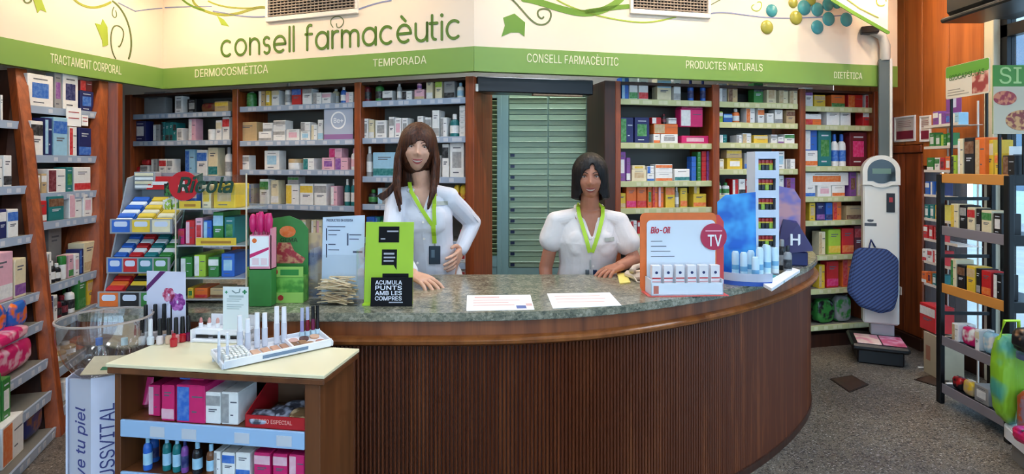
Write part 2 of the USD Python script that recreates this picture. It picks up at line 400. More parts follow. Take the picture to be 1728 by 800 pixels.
def grille(F, px0, px1, py0, py1, label):
    s0, s1 = F.s_of(px0), F.s_of(px1); zl = F.z_of((px0 + px1) / 2, py1)
    t = thing('air_grille', label, 'air vent', F.loc((s0 + s1) / 2, 0, zl), F.deg)
    w, h, e = (s1 - s0) / 2, .30, .035
    obj('frame', [bx(-w, w, -.022, 0, 0, e, .004), bx(-w, w, -.022, 0, h - e, h, .004), bx(-w, -w + e * .6, -.022, 0, e, h - e), bx(w - e * .6, w, -.022, 0, e, h - e)], WHITE_PAINT, t)
    obj('duct_back', bx(-w + .02, w - .02, -.003, -.0005, e * .8, h - e * .8), mat('duct_dark', (30, 26, 24), .8), t)
    for i in range(11):
        z = e + (h - 2 * e) * (i + .5) / 11
        obj('louvre', bx(-w + .018, w - .018, -.016, -.004, z - .004, z + .004), mat('louvre_grey', (150, 138, 126), .5), t)
    for i in range(1, 24):
        x = -w + 2 * w * i / 24
        obj('vertical_fin', bx(x - .0025, x + .0025, -.014, -.004, e, h - e), mat('louvre_grey', (150, 138, 126), .5), t)
grille(FA, 451, 606, 0, 31, 'white air vent grille above the word farmacèutic')
grille(FB, 1062, 1197, 0, 28, 'white air vent grille above PRODUCTES NATURALS lettering')

# ---------------------------------------------------------------- lamps
def panel_light(x, y, z=CEIL, label=''):
    t = thing('ceiling_light', label, 'ceiling light', (x, y, z))
    obj('housing', [bx(-.32, .32, -.32, -.3, -.05, -.001), bx(-.32, .32, .3, .32, -.05, -.001), bx(-.32, -.3, -.3, .3, -.05, -.001), bx(.3, .32, -.3, .3, -.05, -.001)], WHITE_PAINT, t)
    obj('diffuser', bx(-.298, .298, -.298, .298, -.035, -.03), mat('fluorescent', (255, 255, 255), .5, emit=(232, 242, 255), strength=PANEL_POWER), t)
for i, (x, y) in enumerate(((-1.9, .6), (0.1, .6), (1.9, .9), (-1.9, -1.2), (0.1, -1.2), (1.9, -1.0), (-1.3, 2.6), (0.5, 2.6), (2.2, 3.0))):
    panel_light(x, y, label=['left', 'middle', 'right'][i % 3] + ' square fluorescent ceiling panel in the ' + ['row over the customers', 'row by the street door', 'row over the counter'][i // 3])
panel_light(.3, 4.42, label='added unseen ceiling panel brightening the drawer cabinet doorway')  # added lamp, out of view, to brighten the green drawers
def spot(x, y, label):
    t = thing('downlight', label, 'downlight', (x, y, CEIL))
    obj('trim_ring', T(lathe([(.03, -.012), (.05, -.012), (.05, -.001), (.03, -.001), (.03, -.012)], 20)), WHITE_PAINT, t)
    obj('bulb', cyl(.028, -.01, -.003, 16), mat('halogen', (255, 255, 255), .5, emit=(255, 222, 184), strength=SPOT_POWER), t)
spots = [(-2.72, 3.55), (-2.62, 4.1)] + [tuple(FA.xy(s, -.40)) for s in (.55, 1.2, 2.1)] + [tuple(FB.xy(s, -.40)) for s in (.35, 1.1, 1.5, 2.1, 2.7)] + [(2.78, 4.15), (2.72, 3.75)]  # last two are added by the wood wall to brighten it
for i, (x, y) in enumerate(spots):
    spot(x, y, ['first', 'second', 'third', 'fourth', 'fifth', 'sixth', 'seventh', 'eighth', 'ninth', 'tenth', 'eleventh', 'twelfth'][i] + ' small halogen downlight along the fascia, counted from the left')

# ---------------------------------------------------------------- products
COL = {'w': ('white', (232, 232, 230)), 'c': ('cream', (226, 214, 178)), 'g': ('grey', (150, 150, 150)), 'k': ('black', (28, 28, 32)), 'r': ('red', (196, 36, 40)),
       'o': ('orange', (228, 112, 44)), 'y': ('yellow', (226, 190, 56)), 'n': ('green', (54, 128, 58)), 't': ('teal', (30, 116, 118)), 'b': ('blue', (44, 100, 190)),
       'v': ('navy', (30, 38, 96)), 'p': ('pink', (224, 172, 188)), 'm': ('magenta', (206, 34, 106)), 'u': ('purple', (128, 74, 150)), 'd': ('maroon', (104, 30, 42)),
       'l': ('light blue', (150, 196, 222)), 'L': ('lime green', (160, 196, 60)), 'a': ('brown', (110, 70, 44)), 'e': ('tan', (196, 168, 124))}
def cmat(k, gloss=False):
    n, rgb = COL[k]
    return mat(('gloss_' if gloss else 'card_') + n.replace(' ', '_'), rgb, .22 if gloss else .45, var=.05, scale=40)
def pmat(k):
    n, rgb = COL[k]
    other = (236, 234, 230) if k not in 'wc' else (176, 178, 184)
    return printed('print_' + n.replace(' ', '_'), rgb, tuple(np.array(rgb) * .72 + np.array(other) * .28), 45.0, .42, .68)
INK = mat('ink_grey', (96, 98, 108), .5)
ORD = ['first', 'second', 'third', 'fourth', 'fifth', 'sixth', 'seventh', 'eighth', 'ninth', 'tenth', 'eleventh', 'twelfth', 'thirteenth', 'fourteenth', 'fifteenth', 'sixteenth', 'seventeenth', 'eighteenth']
KIND = {'B': ('carton', 'carton'), 'T': ('bottle', 'bottle'), 'J': ('jar', 'jar'), 'U': ('tube', 'tube'), 'P': ('pack', 'bag'), 'X': ('tray_box', 'box'), 'N': ('carton', 'carton')}

def make_product(t, kind, a, b, w, d, h, rng):
    """Builds one product standing at the origin of t: width w, depth d (away from the viewer), height h."""
    x = w / 2
    if kind in 'BN':
        obj('body', bx(-x, x, 0, d, 0, h, min(.002, w * .06)), cmat(a), t)
        e = .0007
        style = rng.randrange(4) if kind == 'B' else 4
        if style == 0: z0, z1, x0, x1 = .06, .34, -1, 1
        elif style == 1: z0, z1, x0, x1 = .58, .9, -1, 1
        elif style == 2: z0, z1, x0, x1 = .28, .74, -.66, .66
        elif style == 3: z0, z1, x0, x1 = .05, .95, -.96, -.1
        else: z0, z1, x0, x1 = .0, .0, 0, 0
        if style < 4:
            obj('label_panel', bx(x0 * x * .97, x1 * x * .97, -e, .001, z0 * h, z1 * h), pmat(b), t)
        n = 2 if h > w * .8 else 1
        zz = (.80, .72) if style in (0, 4) else (.46, .40) if style == 1 else (.86, .14) if style == 2 else (.7, .3)
        xx = (-.55, .55) if style != 3 else (.1, .85)
        for i in range(n): obj('printed_line', bx(xx[0] * x, (xx[1] if i == 0 else xx[1] * .5) * x, -e, .001, zz[i] * h - .018 * h, zz[i] * h + .018 * h), INK if a not in 'kvdnt' else TICKET, t)
        obj('lid_flap', bx(-x * .94, x * .94, .002, d * .9, h - .0002, h + .0008), cmat(a), t)
    elif kind == 'T':
        r = min(x, d / 2) * .98
        obj('body', T(lathe([(0, 0), (r * .92, 0), (r, h * .03), (r, h * .62), (r * .86, h * .72), (r * .42, h * .78), (0, h * .78)], 16), (0, d / 2, 0)), cmat(a, True), t, smooth=40)
        obj('label_band', T(lathe([(r * 1.012, h * .16), (r * 1.015, h * .5)], 16), (0, d / 2, 0)), pmat(b), t, smooth=40)
        obj('cap', T(lathe([(0, h * .77), (r * .46, h * .77), (r * .46, h * .97), (r * .36, h), (0, h)], 14), (0, d / 2, 0)), cmat(b if b != a else 'w', True), t, smooth=40)
    elif kind == 'J':
        r = min(x, max(d, w) / 2)
        obj('body', T(lathe([(0, 0), (r * .9, 0), (r, h * .08), (r, h * .6), (r * .95, h * .66), (0, h * .66)], 18), (0, r, 0)), cmat(a, True), t, smooth=40)
        obj('lid', T(lathe([(0, h * .64), (r * 1.0, h * .64), (r * 1.0, h * .95), (r * .93, h), (0, h)], 18), (0, r, 0)), cmat(b, True), t, smooth=40)
    elif kind == 'U':
        r = min(x, d / 2)
        body = []
        for k in range(9):
            f = k / 8; z = h * (.12 + .88 * f); ry = r * (1 - f) + .0015 * f
            an = np.linspace(0, 2 * np.pi, 16, endpoint=False)
            body.append(np.c_[r * .96 * np.cos(an), ry * np.sin(an) + d / 2, np.full(16, z)])
        v = np.vstack(body); f = []
        for i in range(8):
            for j in range(16):
                k = (j + 1) % 16; f += [(i*16+j, i*16+k, (i+1)*16+k), (i*16+j, (i+1)*16+k, (i+1)*16+j)]
        for j in range(1, 15): f += [(0, j + 1, j), (128, 128 + j, 129 + j)]
        obj('body', trimesh.Trimesh(v, f, process=False), cmat(a, True), t, smooth=50)
        obj('cap', T(cyl(r * .8, 0, h * .13, 14), (0, d / 2, 0)), cmat(b, True), t, smooth=40)
    elif kind == 'P':
        s = trimesh.creation.icosphere(3, 1.0); v = s.vertices
        v = np.sign(v) * np.abs(v) ** .55
        v /= np.abs(v).max(0)
        nz = meshkit.fbm(np.array(s.vertices) * 2.2 + rng.random() * 9, 3) - .5
        v = v * (1 + .16 * nz[:, None]); v[:, 1] *= .9; v /= np.abs(v).max(0)
        obj('bag', trimesh.Trimesh(v * (x, d / 2, h / 2) + (0, d / 2, h / 2), s.faces, process=False), printed(f'bag_{COL[a][0]}_{COL[b][0]}'.replace(' ', '_'), COL[a][1], COL[b][1], 13.0, .46, .56, .22), t, smooth=True)
        obj('seal_strip', bx(-x * .8, x * .8, d * .46, d * .54, h * .985, h * 1.0), cmat(a, True), t)
    elif kind == 'X':
        e = .004
        obj('tray', [bx(-x, x, 0, d, 0, e), bx(-x, x, 0, e, e, h * .5), bx(-x, x, d - e, d, e, h), bx(-x, -x + e, e, d - e, e, h * .7), bx(x - e, x, e, d - e, e, h * .7)], cmat(a), t)
        obj('label_panel', bx(-x * .8, x * .8, -.0007, .001, h * .1, h * .42), pmat(b), t)

_cnt = {}
import re
def span(s): return tuple(map(float, re.match(r'(-?[\d.]+)-(-?[\d.]+)$', s).groups()))
def place(F, bay, shelf, z, items, w=.03, depth=.07, group=None, zref=None):
    """items: 'x0-x1 ytop KindMainAccent' with pixels across the front; '^y' sets a raised base, '*n' a stack of n."""
    rng = random.Random(hash_(bay + shelf))
    rows = [r.split() for r in items.replace('\n', ' ').split(';') if r.strip()]
    rows.sort(key=lambda r: (span(r[0])[0], '^' in ' '.join(r[3:])))
    n = 0; tops = []
    for r in rows:
        px0, px1 = span(r[0]); py = float(r[1]); kind, a, b = r[2][0], r[2][1], r[2][2]
        up = [q for q in r[3:] if q[0] == '^']; st = [q for q in r[3:] if q[0] == '*']; bk = [q for q in r[3:] if q[0] == '>']
        ww = w + (float(bk[0][1:]) if bk else (rng.random() * .008))
        s0, s1 = sorted((F.s_of(px0, ww), F.s_of(px1, ww))); pm = (px0 + px1) / 2
        ztop = F.z_of(pm, py, ww)
        zb = z if not up else F.z_of(pm, float(up[0][1:]), ww)
        if up:      # rest on the neighbour below: its top at the same pixel row, found again
            zb = max(zb, z + .01)
            cands = [q for q in tops if q[0] < (s0 + s1) / 2 < q[1]]
            if cands: zb = max(cands, key=lambda q: q[2])[2]
        h = max(ztop - zb, .018); wd = max(s1 - s0 - .002, .008)
        if kind in 'TJU': d = wd
        elif kind == 'P': d = min(.16, max(.06, wd * .6))
        elif kind == 'X': d = .2
        else: d = min(depth + rng.random() * .03, .16)
        o = ORD[n] if n < len(ORD) else 'last'
        nm, ct = KIND[kind]
        col = COL[a][0] + ' ' + ct + (f' with {COL[b][0]} ' + ('band' if kind == 'B' else 'cap' if kind in 'TU' else 'lid' if kind == 'J' else 'print') if b != a and kind != 'N' else '')
        k = int(st[0][1:]) if st else 1
        for i in range(k):
            pre = 'upper ' if up else ''
            lab = f"{pre}{col}, {o} from left, {shelf}, {bay}"
            if k > 1: lab = f"{col}, {ORD[i]} up in stack, {shelf}, {bay}"
            if len(lab.split()) > 16: lab = lab.replace(' from left', '').replace(', ', ' , ').replace(' , ', ', ')
            if len(lab.split()) > 16: lab = lab.replace('upper ', '')
            t = thing(nm, lab, ct, F.loc((s0 + s1) / 2, ww, zb + i * h / k), F.deg, group or f'products on the {shelf}, {bay}')
            make_product(t, kind, a, b, wd, d, h / k - (.0012 if kind in 'BN' else 0), rng)
        tops.append((s0 - .002, s1 + .002, zb + h))
        n += 1

def hash_(s):
    v = 7
    for ch in s: v = (v * 131 + ord(ch)) % 1000003
    return v

# ---------------------------------------------------------------- cabinet bays
def shelf_board(F, t, s0, s1, z, rail, org, d0=.012, d1=.30, rng=None):
    """A board with a price rail, in the frame of thing t whose origin is (org) in F."""
    a, b = s0 - org, s1 - org
    sh = obj('shelf', bx(a, b, d0, d1, z - .022, z), GREY_BACK, t)
    obj('price_rail', bx(a, b, 0, d0, z - .040, z + .003, .002), rail, sh)
    rng = rng or random.Random(int(z * 1000) + int(s0 * 1000))
    m, x = [], a + .03
    while x < b - .06:
        x += rng.uniform(.03, .11)
        if x < b - .05: m.append(bx(x, x + .035, -.001, .002, z - .032, z - .006))
    if m: obj('price_tickets', m, TICKET if rail is RAIL_BLUE else mat('ticket_cream', (208, 208, 172), .5), sh, kind='stuff')

def bay(F, name, label, pxl, pxr, shelves, rail, back=.31, upw=.055, right_post=False, lpost=None):
    s0, s1 = F.s_of(pxl), F.s_of(pxr); org = s0
    t = thing('shelf_cabinet', label, 'shelf cabinet', F.loc(org, 0, 0), F.deg)
    uw = upw if lpost is None else s0 - F.s_of(lpost, -.02)
    obj('upright', bx(-uw, 0, -.02, back + .02, 0, 2.055, .004), WOOD_RED, t)
    if right_post: obj('upright', bx(s1 - org, s1 - org + right_post, -.02, back + .02, 0, 2.055, .004), WOOD_RED, t)
    obj('back_panel', bx(0, s1 - org, back, back + .018, .1, 2.05), GREY_BACK, t)
    obj('plinth', bx(0, s1 - org, .03, back, 0, .1), WOOD_DARK, t)
    obj('top_board', bx(0, s1 - org, 0, back, 2.035, 2.055), WOOD_DARK, t)
    names = ['top shelf'] + [f'{o} shelf' for o in ORD[1:]]
    for i, (px, py, items) in enumerate(shelves):
        z = F.z_of(px, py)
        shelf_board(F, t, s0 + .002, s1 - .002, z, rail, org)
        if items: place(F, name, names[i], z, items)
    return t

nA, nB = np.array([.33, .944]), np.array([-.233, .972])
SL = Frame(A1 + .12 * Frame(A1, A2 - A1).m, A2 - A1)
SR = Frame(A2 + .12 * Frame(A2, A3 - A2).m, A3 - A2)

bay(SL, 'corner bay', 'dark shelf cabinet bay in the left corner under the fascia bend', 224, 389, [
    (300, 191, '243-279 155 Ngw >.06; 295-308 162 Bwg; 316-331 167 Bkg; 337-361 173 Pad; 362-385 171 Bey'),
    (340, 237, '227-246 204 Bvw; 258-269 210 Bgw; 272-278 206 Btk; 279-285 207 Btk; 286-291 206 Btk; 292-297 207 Btk; 298-308 216 Bwg; 318-330 200 Bpw; 347-361 218 Jww; 364-374 203 Bwc; 375-387 197 Bwr'),
    (270, 297, '220-235 281 Prr; 236-249 279 Bwg; 237-250 269 Prd ^279; 255-264 268 Bgw; 268-280 268 Bwr; 281-291 268 Bwg; 312-328 252 Blb; 332-349 253 Bwb; 351-367 249 Bct; 376-387 248 Twg'),
    (300, 352, '227-244 315 Bpw; 262-276 318 Bwg; 280-298 322 Bwp'),
    (300, 408, '250-268 380 Bwb; 330-350 384 Bwt'), (300, 462, ''), (300, 530, '')], RAIL_BLUE, upw=.07)
bay(SL, 'bay left of taller woman', 'shelf cabinet bay of pale cosmetics under DERMOCOSMÈTICA, left of taller woman', 404, 601, [
    (500, 177, '399-407 155 Tdw; 412-426 148 Tnn; 436-447 151 Bew; 448-456 153 Byw; 458-471 146 Bwc; 478-488 140 Twg; 492-508 147 Brb; 510-526 143 Bwg; 528-542 156 Bwg; 543-558 156 Bwp; 558-569 146 Tcw >.07; 572-582 145 Tbw; 583-596 155 Bwp'),
    (500, 237, '402-433 206 Nec; 436-458 222 Bwg; 443-460 207 Bwg ^222; 461-481 220 Bwg; 461-482 203 Bwg ^220; 483-505 218 Bwp; 507-523 221 Bwl; 507-523 206 Bwg ^221; 525-535 210 Bwc; 536-545 202 Bwl'),
    (500, 287, '404-420 262 Bwg; 446-471 254 Bwl; 481-502 268 Jwe; 511-530 267 Bwt; 543-564 266 Bpu; 565-587 266 Bpu; 555-577 250 Bpm ^266; 590-600 250 Twp'),
    (500, 346, '418-428 310 Bgb; 438-453 302 Bwn; 457-470 304 Bcw; 482-504 311 Bwy; 485-504 298 Bgn ^311; 506-528 310 Bwy; 530-551 310 Bwg; 558-569 314 Bpw; 579-588 302 Ttw; 590-599 302 Ttw'),
    (500, 408, '430-450 384 Bwg; 470-490 382 Bwp; 498-508 371 Bpw; 509-516 371 Bcw; 525-533 371 Bcw; 534-543 371 Bcp; 560-580 380 Bwb'),
    (500, 462, '420-450 430 Bwg; 560-590 432 Bwp'), (500, 530, '')], RAIL_BLUE)
bay(SL, 'bay behind taller woman', 'shelf cabinet bay of white cartons under TEMPORADA, behind the taller woman', 611, 787, [
    (700, 168, '612-623 138 Tdk; 630-644 136 Tnk; 645-662 153 Bwk; 668-676 138 Tgw; 678-695 153 Bwk; 699-716 151 Bpe; 702-710 137 Tpu ^151; 719-730 133 Bcw; 734-746 132 BcL; 749-767 136 Bgk; 769-781 139 Twl'),
    (700, 232, '612-621 200 Bwg; 622-631 202 Bcw; 633-652 203 Bwg; 656-665 197 Bwg; 666-677 199 Bwp; 678-688 199 Bwg; 692-714 210 Bwg; 704-714 196 Nwg ^210; 717-727 198 Bwg; 729-741 186 Bwg; 743-754 198 Bwg; 756-772 192 Ttw; 775-785 178 Nwg *6'),
    (700, 299, '616-626 247 Tgw; 629-669 257 Blt; 690-742 262 Bwg; 746-757 243 Bwk; 759-783 241 Bwg'),
    (700, 347, '618-634 320 Tkn; 637-655 317 Bgl; 764-774 312 Pyr; 775-786 312 Pyr'),
    (700, 405, '618-632 366 Bbv; 633-641 366 Btb; 642-652 372 Bnw; 776-786 388 Nmp'),
    (700, 440, '776-786 421 Bwr; 620-640 415 Bwn'), (700, 475, '776-786 452 Bwr'), (700, 540, '')], RAIL_BLUE, right_post=.062)
bay(SR, 'bay right of doorway', 'shelf cabinet bay of vitamins, right of the green doorway', 1046, 1202, [
    (1120, 169, '1049-1061 130 Bbl; 1062-1076 131 Bwn; 1078-1094 131 Bwr; 1109-1133 132 Bcl; 1137-1149 133 Bwg; 1163-1173 134 Tbv; 1184-1193 134 Tbv'),
    (1120, 242, '1047-1069 198 Bvn; 1071-1096 198 Bvn; 1103-1114 226 Bwo; 1115-1144 226 Bwg; 1103-1144 209 Boe ^226; 1100-1116 198 Brw ^209; 1118-1126 192 Tkd ^209; 1128-1142 199 Bwg ^209; 1150-1196 229 Bmp; 1150-1186 214 Bmd ^229; 1148-1186 184 Bmw ^214'),
    (1120, 306, '1043-1056 256 Buw; 1057-1064 266 Buw; 1066-1091 286 Bce; 1067-1089 279 Bcy ^286; 1092-1104 280 Bwb *2; 1106-1135 277 Bwo *2; 1138-1164 285 Bwt; 1167-1175 264 Nbb *5; 1177-1183 256 Nnn *6; 1184-1192 255 Nrr *6; 1193-1200 255 Nuu *6'),
    (1130, 351, '1045-1056 326 Bye; 1057-1074 315 Bom; 1075-1091 315 Bor; 1093-1100 314 Bon; 1101-1110 314 Bor; 1111-1120 314 Bop; 1123-1139 313 Byo; 1140-1147 315 Tgw; 1148-1160 317 Byo; 1170-1192 327 Byo; 1171-1181 312 Bye ^327'),
    (1100, 395, '1049-1062 372 Bnw; 1064-1075 372 Bwr; 1076-1090 373 Brw; 1100-1120 370 Bwb; 1130-1150 372 Bwo'),
    (1100, 438, '1064-1090 408 Nce *5'), (1100, 490, '')], RAIL_GREEN, lpost=1038)
bay(SR, 'bay behind white tower', 'shelf cabinet bay under PRODUCTES NATURALS, behind the white tower display', 1212, 1347, [
    (1290, 174, '1212-1227 141 Bgw; 1229-1245 141 Bea; 1272-1288 140 Bnk; 1294-1310 143 Bce; 1315-1330 144 Bce; 1333-1346 146 Bce'),
    (1290, 208, '1213-1220 188 BLw; 1221-1236 192 Bbl; 1239-1251 183 Tow; 1259-1274 182 Bwo; 1279-1290 183 Bwo; 1294-1306 191 Nwg; 1308-1321 185 Bwg; 1327-1342 186 Bea'),
    (1290, 242, '1214-1227 227 Btw; 1243-1252 228 Bwg; 1253-1268 225 Bwe; 1272-1296 228 Byc; 1301-1312 227 Bwg; 1313-1323 231 Bwu; 1324-1341 226 Bwn'),
    (1290, 286, '1213-1222 268 Bcw; 1227-1253 267 Byw; 1226-1252 253 Bey ^267; 1256-1273 258 Bgb; 1276-1300 262 Bwl; 1312-1324 255 Bwl; 1327-1342 268 Bwg'),
    (1290, 329, '1213-1219 308 Twn; 1222-1234 308 Twn; 1236-1246 302 Brw; 1247-1258 302 Bwk; 1259-1272 302 Brw; 1290-1308 306 Bwo; 1315-1323 296 Bwn; 1327-1342 300 Bud'),
    (1290, 380, '1225-1250 350 Bob; 1260-1280 352 Bbw; 1330-1344 352 Bar'), (1290, 432, ''), (1290, 490, '')], RAIL_GREEN)
R3F = Frame(SR.O + .06 * SR.m, SR.t)
bay(R3F, 'bay under DIETÈTICA', 'shelf cabinet bay of diet products under DIETÈTICA, by the wood wall', 1357, 1472, [
    (1420, 181, '1358-1372 147 Bwu; 1374-1393 160 Bye; 1403-1426 160 Bon; 1431-1456 160 Bro; 1460-1471 160 Bwr'),
    (1420, 212, '1359-1386 201 Bor; 1359-1386 192 Nwg ^201; 1395-1417 188 Nwg; 1418-1436 188 Nwg; 1456-1470 186 Brw'),
    (1420, 281, '1358-1380 254 Bwo; 1358-1379 219 Bbw ^254; 1381-1403 220 Btn; 1407-1418 226 Twb; 1419-1431 226 Twb; 1434-1463 223 Bdm'),
    (1420, 332, '1359-1376 313 Bwb; 1380-1403 313 Bwp; 1404-1426 313 Bwo; 1358-1432 291 Bwo ^313; 1434-1445 290 Bua; 1447-1457 291 Bcw'),
    (1420, 372, '1366-1376 342 Bye; 1378-1392 342 Bvu; 1394-1405 342 Bbv; 1406-1420 340 Bor; 1428-1457 347 Bea'),
    (1420, 430, '1382-1393 391 Bce; 1398-1419 387 BLy; 1421-1441 385 Bro; 1442-1457 381 Bdr'),
    (1410, 487, '1382-1392 447 Bye; 1395-1415 441 Brm; 1422-1440 436 Bor'),
    (1410, 548, '1380-1412 506 Pnk; 1413-1440 500 Pgn')], RAIL_GREEN, right_post=.07)

# ---------------------------------------------------------------- left wall cabinets, their fronts leaning out towards the floor
def PL(z): f = (2.07 - z) / 2.07; return np.array([-3.12 + .68 * f, 3.75 - .55 * f])
def PR(z): f = (2.07 - z) / 2.07; return np.array([-2.985 + .33 * f, 4.27 - .48 * f])
def wallF(z): return Frame(PL(z), PR(z) - PL(z))
def slanted(pl, pr, th, dep, z0, z1, m_):
    """A leaning upright board between heights; pl(z) its front corner."""
    pts = []
    for z in (z0, z1):
        F_ = wallF(z); p = pl(z)
        for a in (-th / 2, th / 2):
            for w_ in (-.015, dep): pts.append((*(p + a * F_.t + w_ * F_.m), z))
    return hull(pts)
def far_end(z): return PR(z) + .035 * wallF(z).t
lw = thing('shelf_cabinet', 'left-wall shelf cabinet with blue price rails under TRACTAMENT CORPORAL', 'shelf cabinet')
obj('upright', slanted(PL, None, .07, .05, .0, 2.065, 0), WOOD_RED, lw)
obj('partition', slanted(lambda z: PL(z) + .05 * wallF(z).m, None, .02, .29, .0, 2.06, 0), WOOD_DARK, lw)
obj('upright', slanted(far_end, None, .07, .34, .0, 2.065, 0), WOOD_RED, lw)
fl = thing('shelf_cabinet', 'far-left shelf cabinet cut by the photo edge, with blue price rails', 'shelf cabinet')
near_end = lambda z: PL(z) - .80 * wallF(z).t
obj('upright', slanted(near_end, None, .07, .34, .0, 2.065, 0), WOOD_RED, fl)
def quad_panel(a0, a1, w0, w1, z0, z1):
    pts = []
    for z in (z0, z1):
        F_ = wallF(z); L_ = np.linalg.norm(PR(z) - PL(z)); b0 = a0 if a0 is not None else .035; b1 = a1 if a1 is not None else L_
        for a in (b0, b1):
            for w_ in (w0, w1): pts.append((*F_.xy(a, w_), z))
    return hull(pts)
obj('back_panel', quad_panel(None, None, .32, .34, .08, 2.05), GREY_BACK, lw)
obj('plinth', quad_panel(None, None, .01, .3, .0, .09), WOOD_RED, lw)
obj('back_panel', quad_panel(-.77, -.035, .32, .34, .08, 2.05), WOOD_DARK, fl)
obj('plinth', quad_panel(-.77, -.035, .02, .3, .0, .02), WOOD_RED, fl)
def wall_shelf(t, z, a0, a1):
    F_ = wallF(z)
    def slab(w0, w1, z0, z1): return hull([(*F_.xy(a, w_), zz) for a in (a0, a1) for w_ in (w0, w1) for zz in (z0, z1)])
    sh = obj('shelf', slab(.012, .31, z - .022, z), GREY_BACK, t)
    obj('price_rail', slab(0, .012, z - .045, z + .003), RAIL_BLUE, sh)
    rng = random.Random(int(z * 1000)); m, x = [], a0 + .03
    while x < a1 - .09:
        x += rng.uniform(.05, .13)
        m.append(hull([(*F_.xy(a, w_), zz) for a in (x, x + .03) for w_ in (-.0012, .001) for zz in (z - .036, z - .010)]))
    if m: obj('price_tickets', m, TICKET, sh, kind='stuff')
left = [(1.83, '46-90 126 Bwb; 92-104 123 Bgu; 106-132 126 Bwv; 135-158 154 Bvb; 135-156 136 Bdr ^154'),
        (1.515, '52-73 204 Bwk; 76-88 199 Bvl; 90-114 198 Blb; 117-130 214 Bwr; 133-154 216 Bvb'),
        (1.28, '60-68 296 Bwc; 70-79 293 Bew; 81-111 285 Bwd; 112-123 282 Btn; 125-153 282 Bwr'),
        (1.11, '66-79 339 Brw; 82-108 331 Bta; 117-138 327 Bwp; 141-156 327 Bwp'),
        (.75, '82-104 383 Ngg >.16; 80-87 426 Bwg; 89-97 440 Tkw; 98-106 444 Tkw; 107-115 432 Jwn; 116-124 430 Bpn; 126-134 428 Bwp; 135-141 420 Bvb; 142-161 408 Bce'),
        (.54, '84-90 500 Bvg; 91-97 498 Bwg; 99-108 500 Tdk; 109-119 498 Tkd; 121-130 482 Twk; 132-145 471 Bnn; 148-160 472 Bye'),
        (.30, '104-118 585 Tew; 120-134 575 Tew; 136-150 570 Boe'), (.10, '108-118 640 Bww')]
wn = ['top shelf'] + [f'{o} shelf' for o in ORD[1:]]
for i, (z, it) in enumerate(left):
    F_ = wallF(z); wall_shelf(lw, z, .036, np.linalg.norm(PR(z) - PL(z)) - .001)
    place(F_, 'left-wall bay', wn[i], z, it)
far = [(1.72, '1-5 160 Bww'), (1.33, '-18--6 262 Tbw; -4-4 268 Bwt; 6-20 262 Bwk'), (1.05, '-20--4 350 Bwv; -2-11 353 Bvw; 13-31 353 Bwb'),
       (.735, '-26-22 428 Bpw; 25-44 436 Bcu'), (.58, '-30-18 515 Pbo; 20-52 506 Pbo'), (.385, '-28-66 582 Pmp; -22-60 562 Pmp ^582'), (.225, '-16-2 634 Bnw; 4-18 638 Bnw'),
       (.10, '')]
for i, (z, it) in enumerate(far):
    F_ = wallF(z)
    if z > .12: wall_shelf(fl, z, -.76, -.036)
    if it: place(F_, 'far-left bay', wn[i], z, it)
wall_shelf(fl, .048, -.76, -.036)
place(wallF(.05), 'far-left bay', 'bottom shelf', .049, '4-40 708 Bwo; 46-78 684 Pva', w=.05)
p_ = SL.s_of(571, .012)
t = thing('brand_card', 'blue grey card with white ring on the second shelf, left of taller woman', 'display card', SL.loc(p_, .012, SL.z_of(500, 237)), SL.deg)
hw_ = (SL.s_of(596, .012) - SL.s_of(547, .012)) / 2; hc_ = SL.z_of(571, 183, .012) - SL.z_of(500, 237)
obj('card', bx(-hw_, hw_, 0, .004, 0, hc_, .001), mat('card_bluegrey', (172, 184, 204), .35), t)
obj('white_ring', T(ext(Point(0, hc_ * .62).buffer(hw_ * .52, 20).difference(Point(0, hc_ * .62).buffer(hw_ * .43, 20)), .001)), PAPER, t)
q_ = text('Be+', hw_ * .66, hw_ * .28, .001, True); q_.apply_translation((0, -.0002, hc_ * .62 - hw_ * .14)); obj('lettering', q_, PAPER, t)
obj('lilac_strip', bx(-hw_, hw_, -.001, .001, .004, hc_ * .18), mat('strip_lilac', (150, 110, 160), .45), t)
# hanging shelf cards on the left wall's top rail
for px0, px1, y0, y1, lab in ((113, 138, 180, 212, 'larger white shelf card hanging from the top rail of the left-wall cabinet'), (139, 150, 194, 212, 'smaller white shelf card hanging beside the larger card, left-wall top rail')):
    F_ = wallF(1.8); s0, s1 = F_.s_of(px0, -.02), F_.s_of(px1, -.02); z0, z1 = F_.z_of(px0, y1, -.02), F_.z_of(px0, y0, -.02)
    t = thing('shelf_card', lab, 'price card', F_.loc((s0 + s1) / 2, -.012, z0), F_.deg)
    hw = (s1 - s0) / 2
    obj('card', bx(-hw, hw, -.003, 0, 0, z1 - z0), PAPER, t)
    obj('printed_lines', [bx(-hw * .7, hw * .7, -.004, -.002, (z1 - z0) * f, (z1 - z0) * f + .006) for f in (.72, .4)], mat('ink_red', (170, 60, 70), .5), t)
# end panel closing the corner
struct('trim_2', hull([(*p, z) for p in ((-2.995, 4.31), (-2.905, 4.37), (-2.905, 4.42), (-2.995, 4.36)) for z in (0, 2.06)]), WOOD_RED)

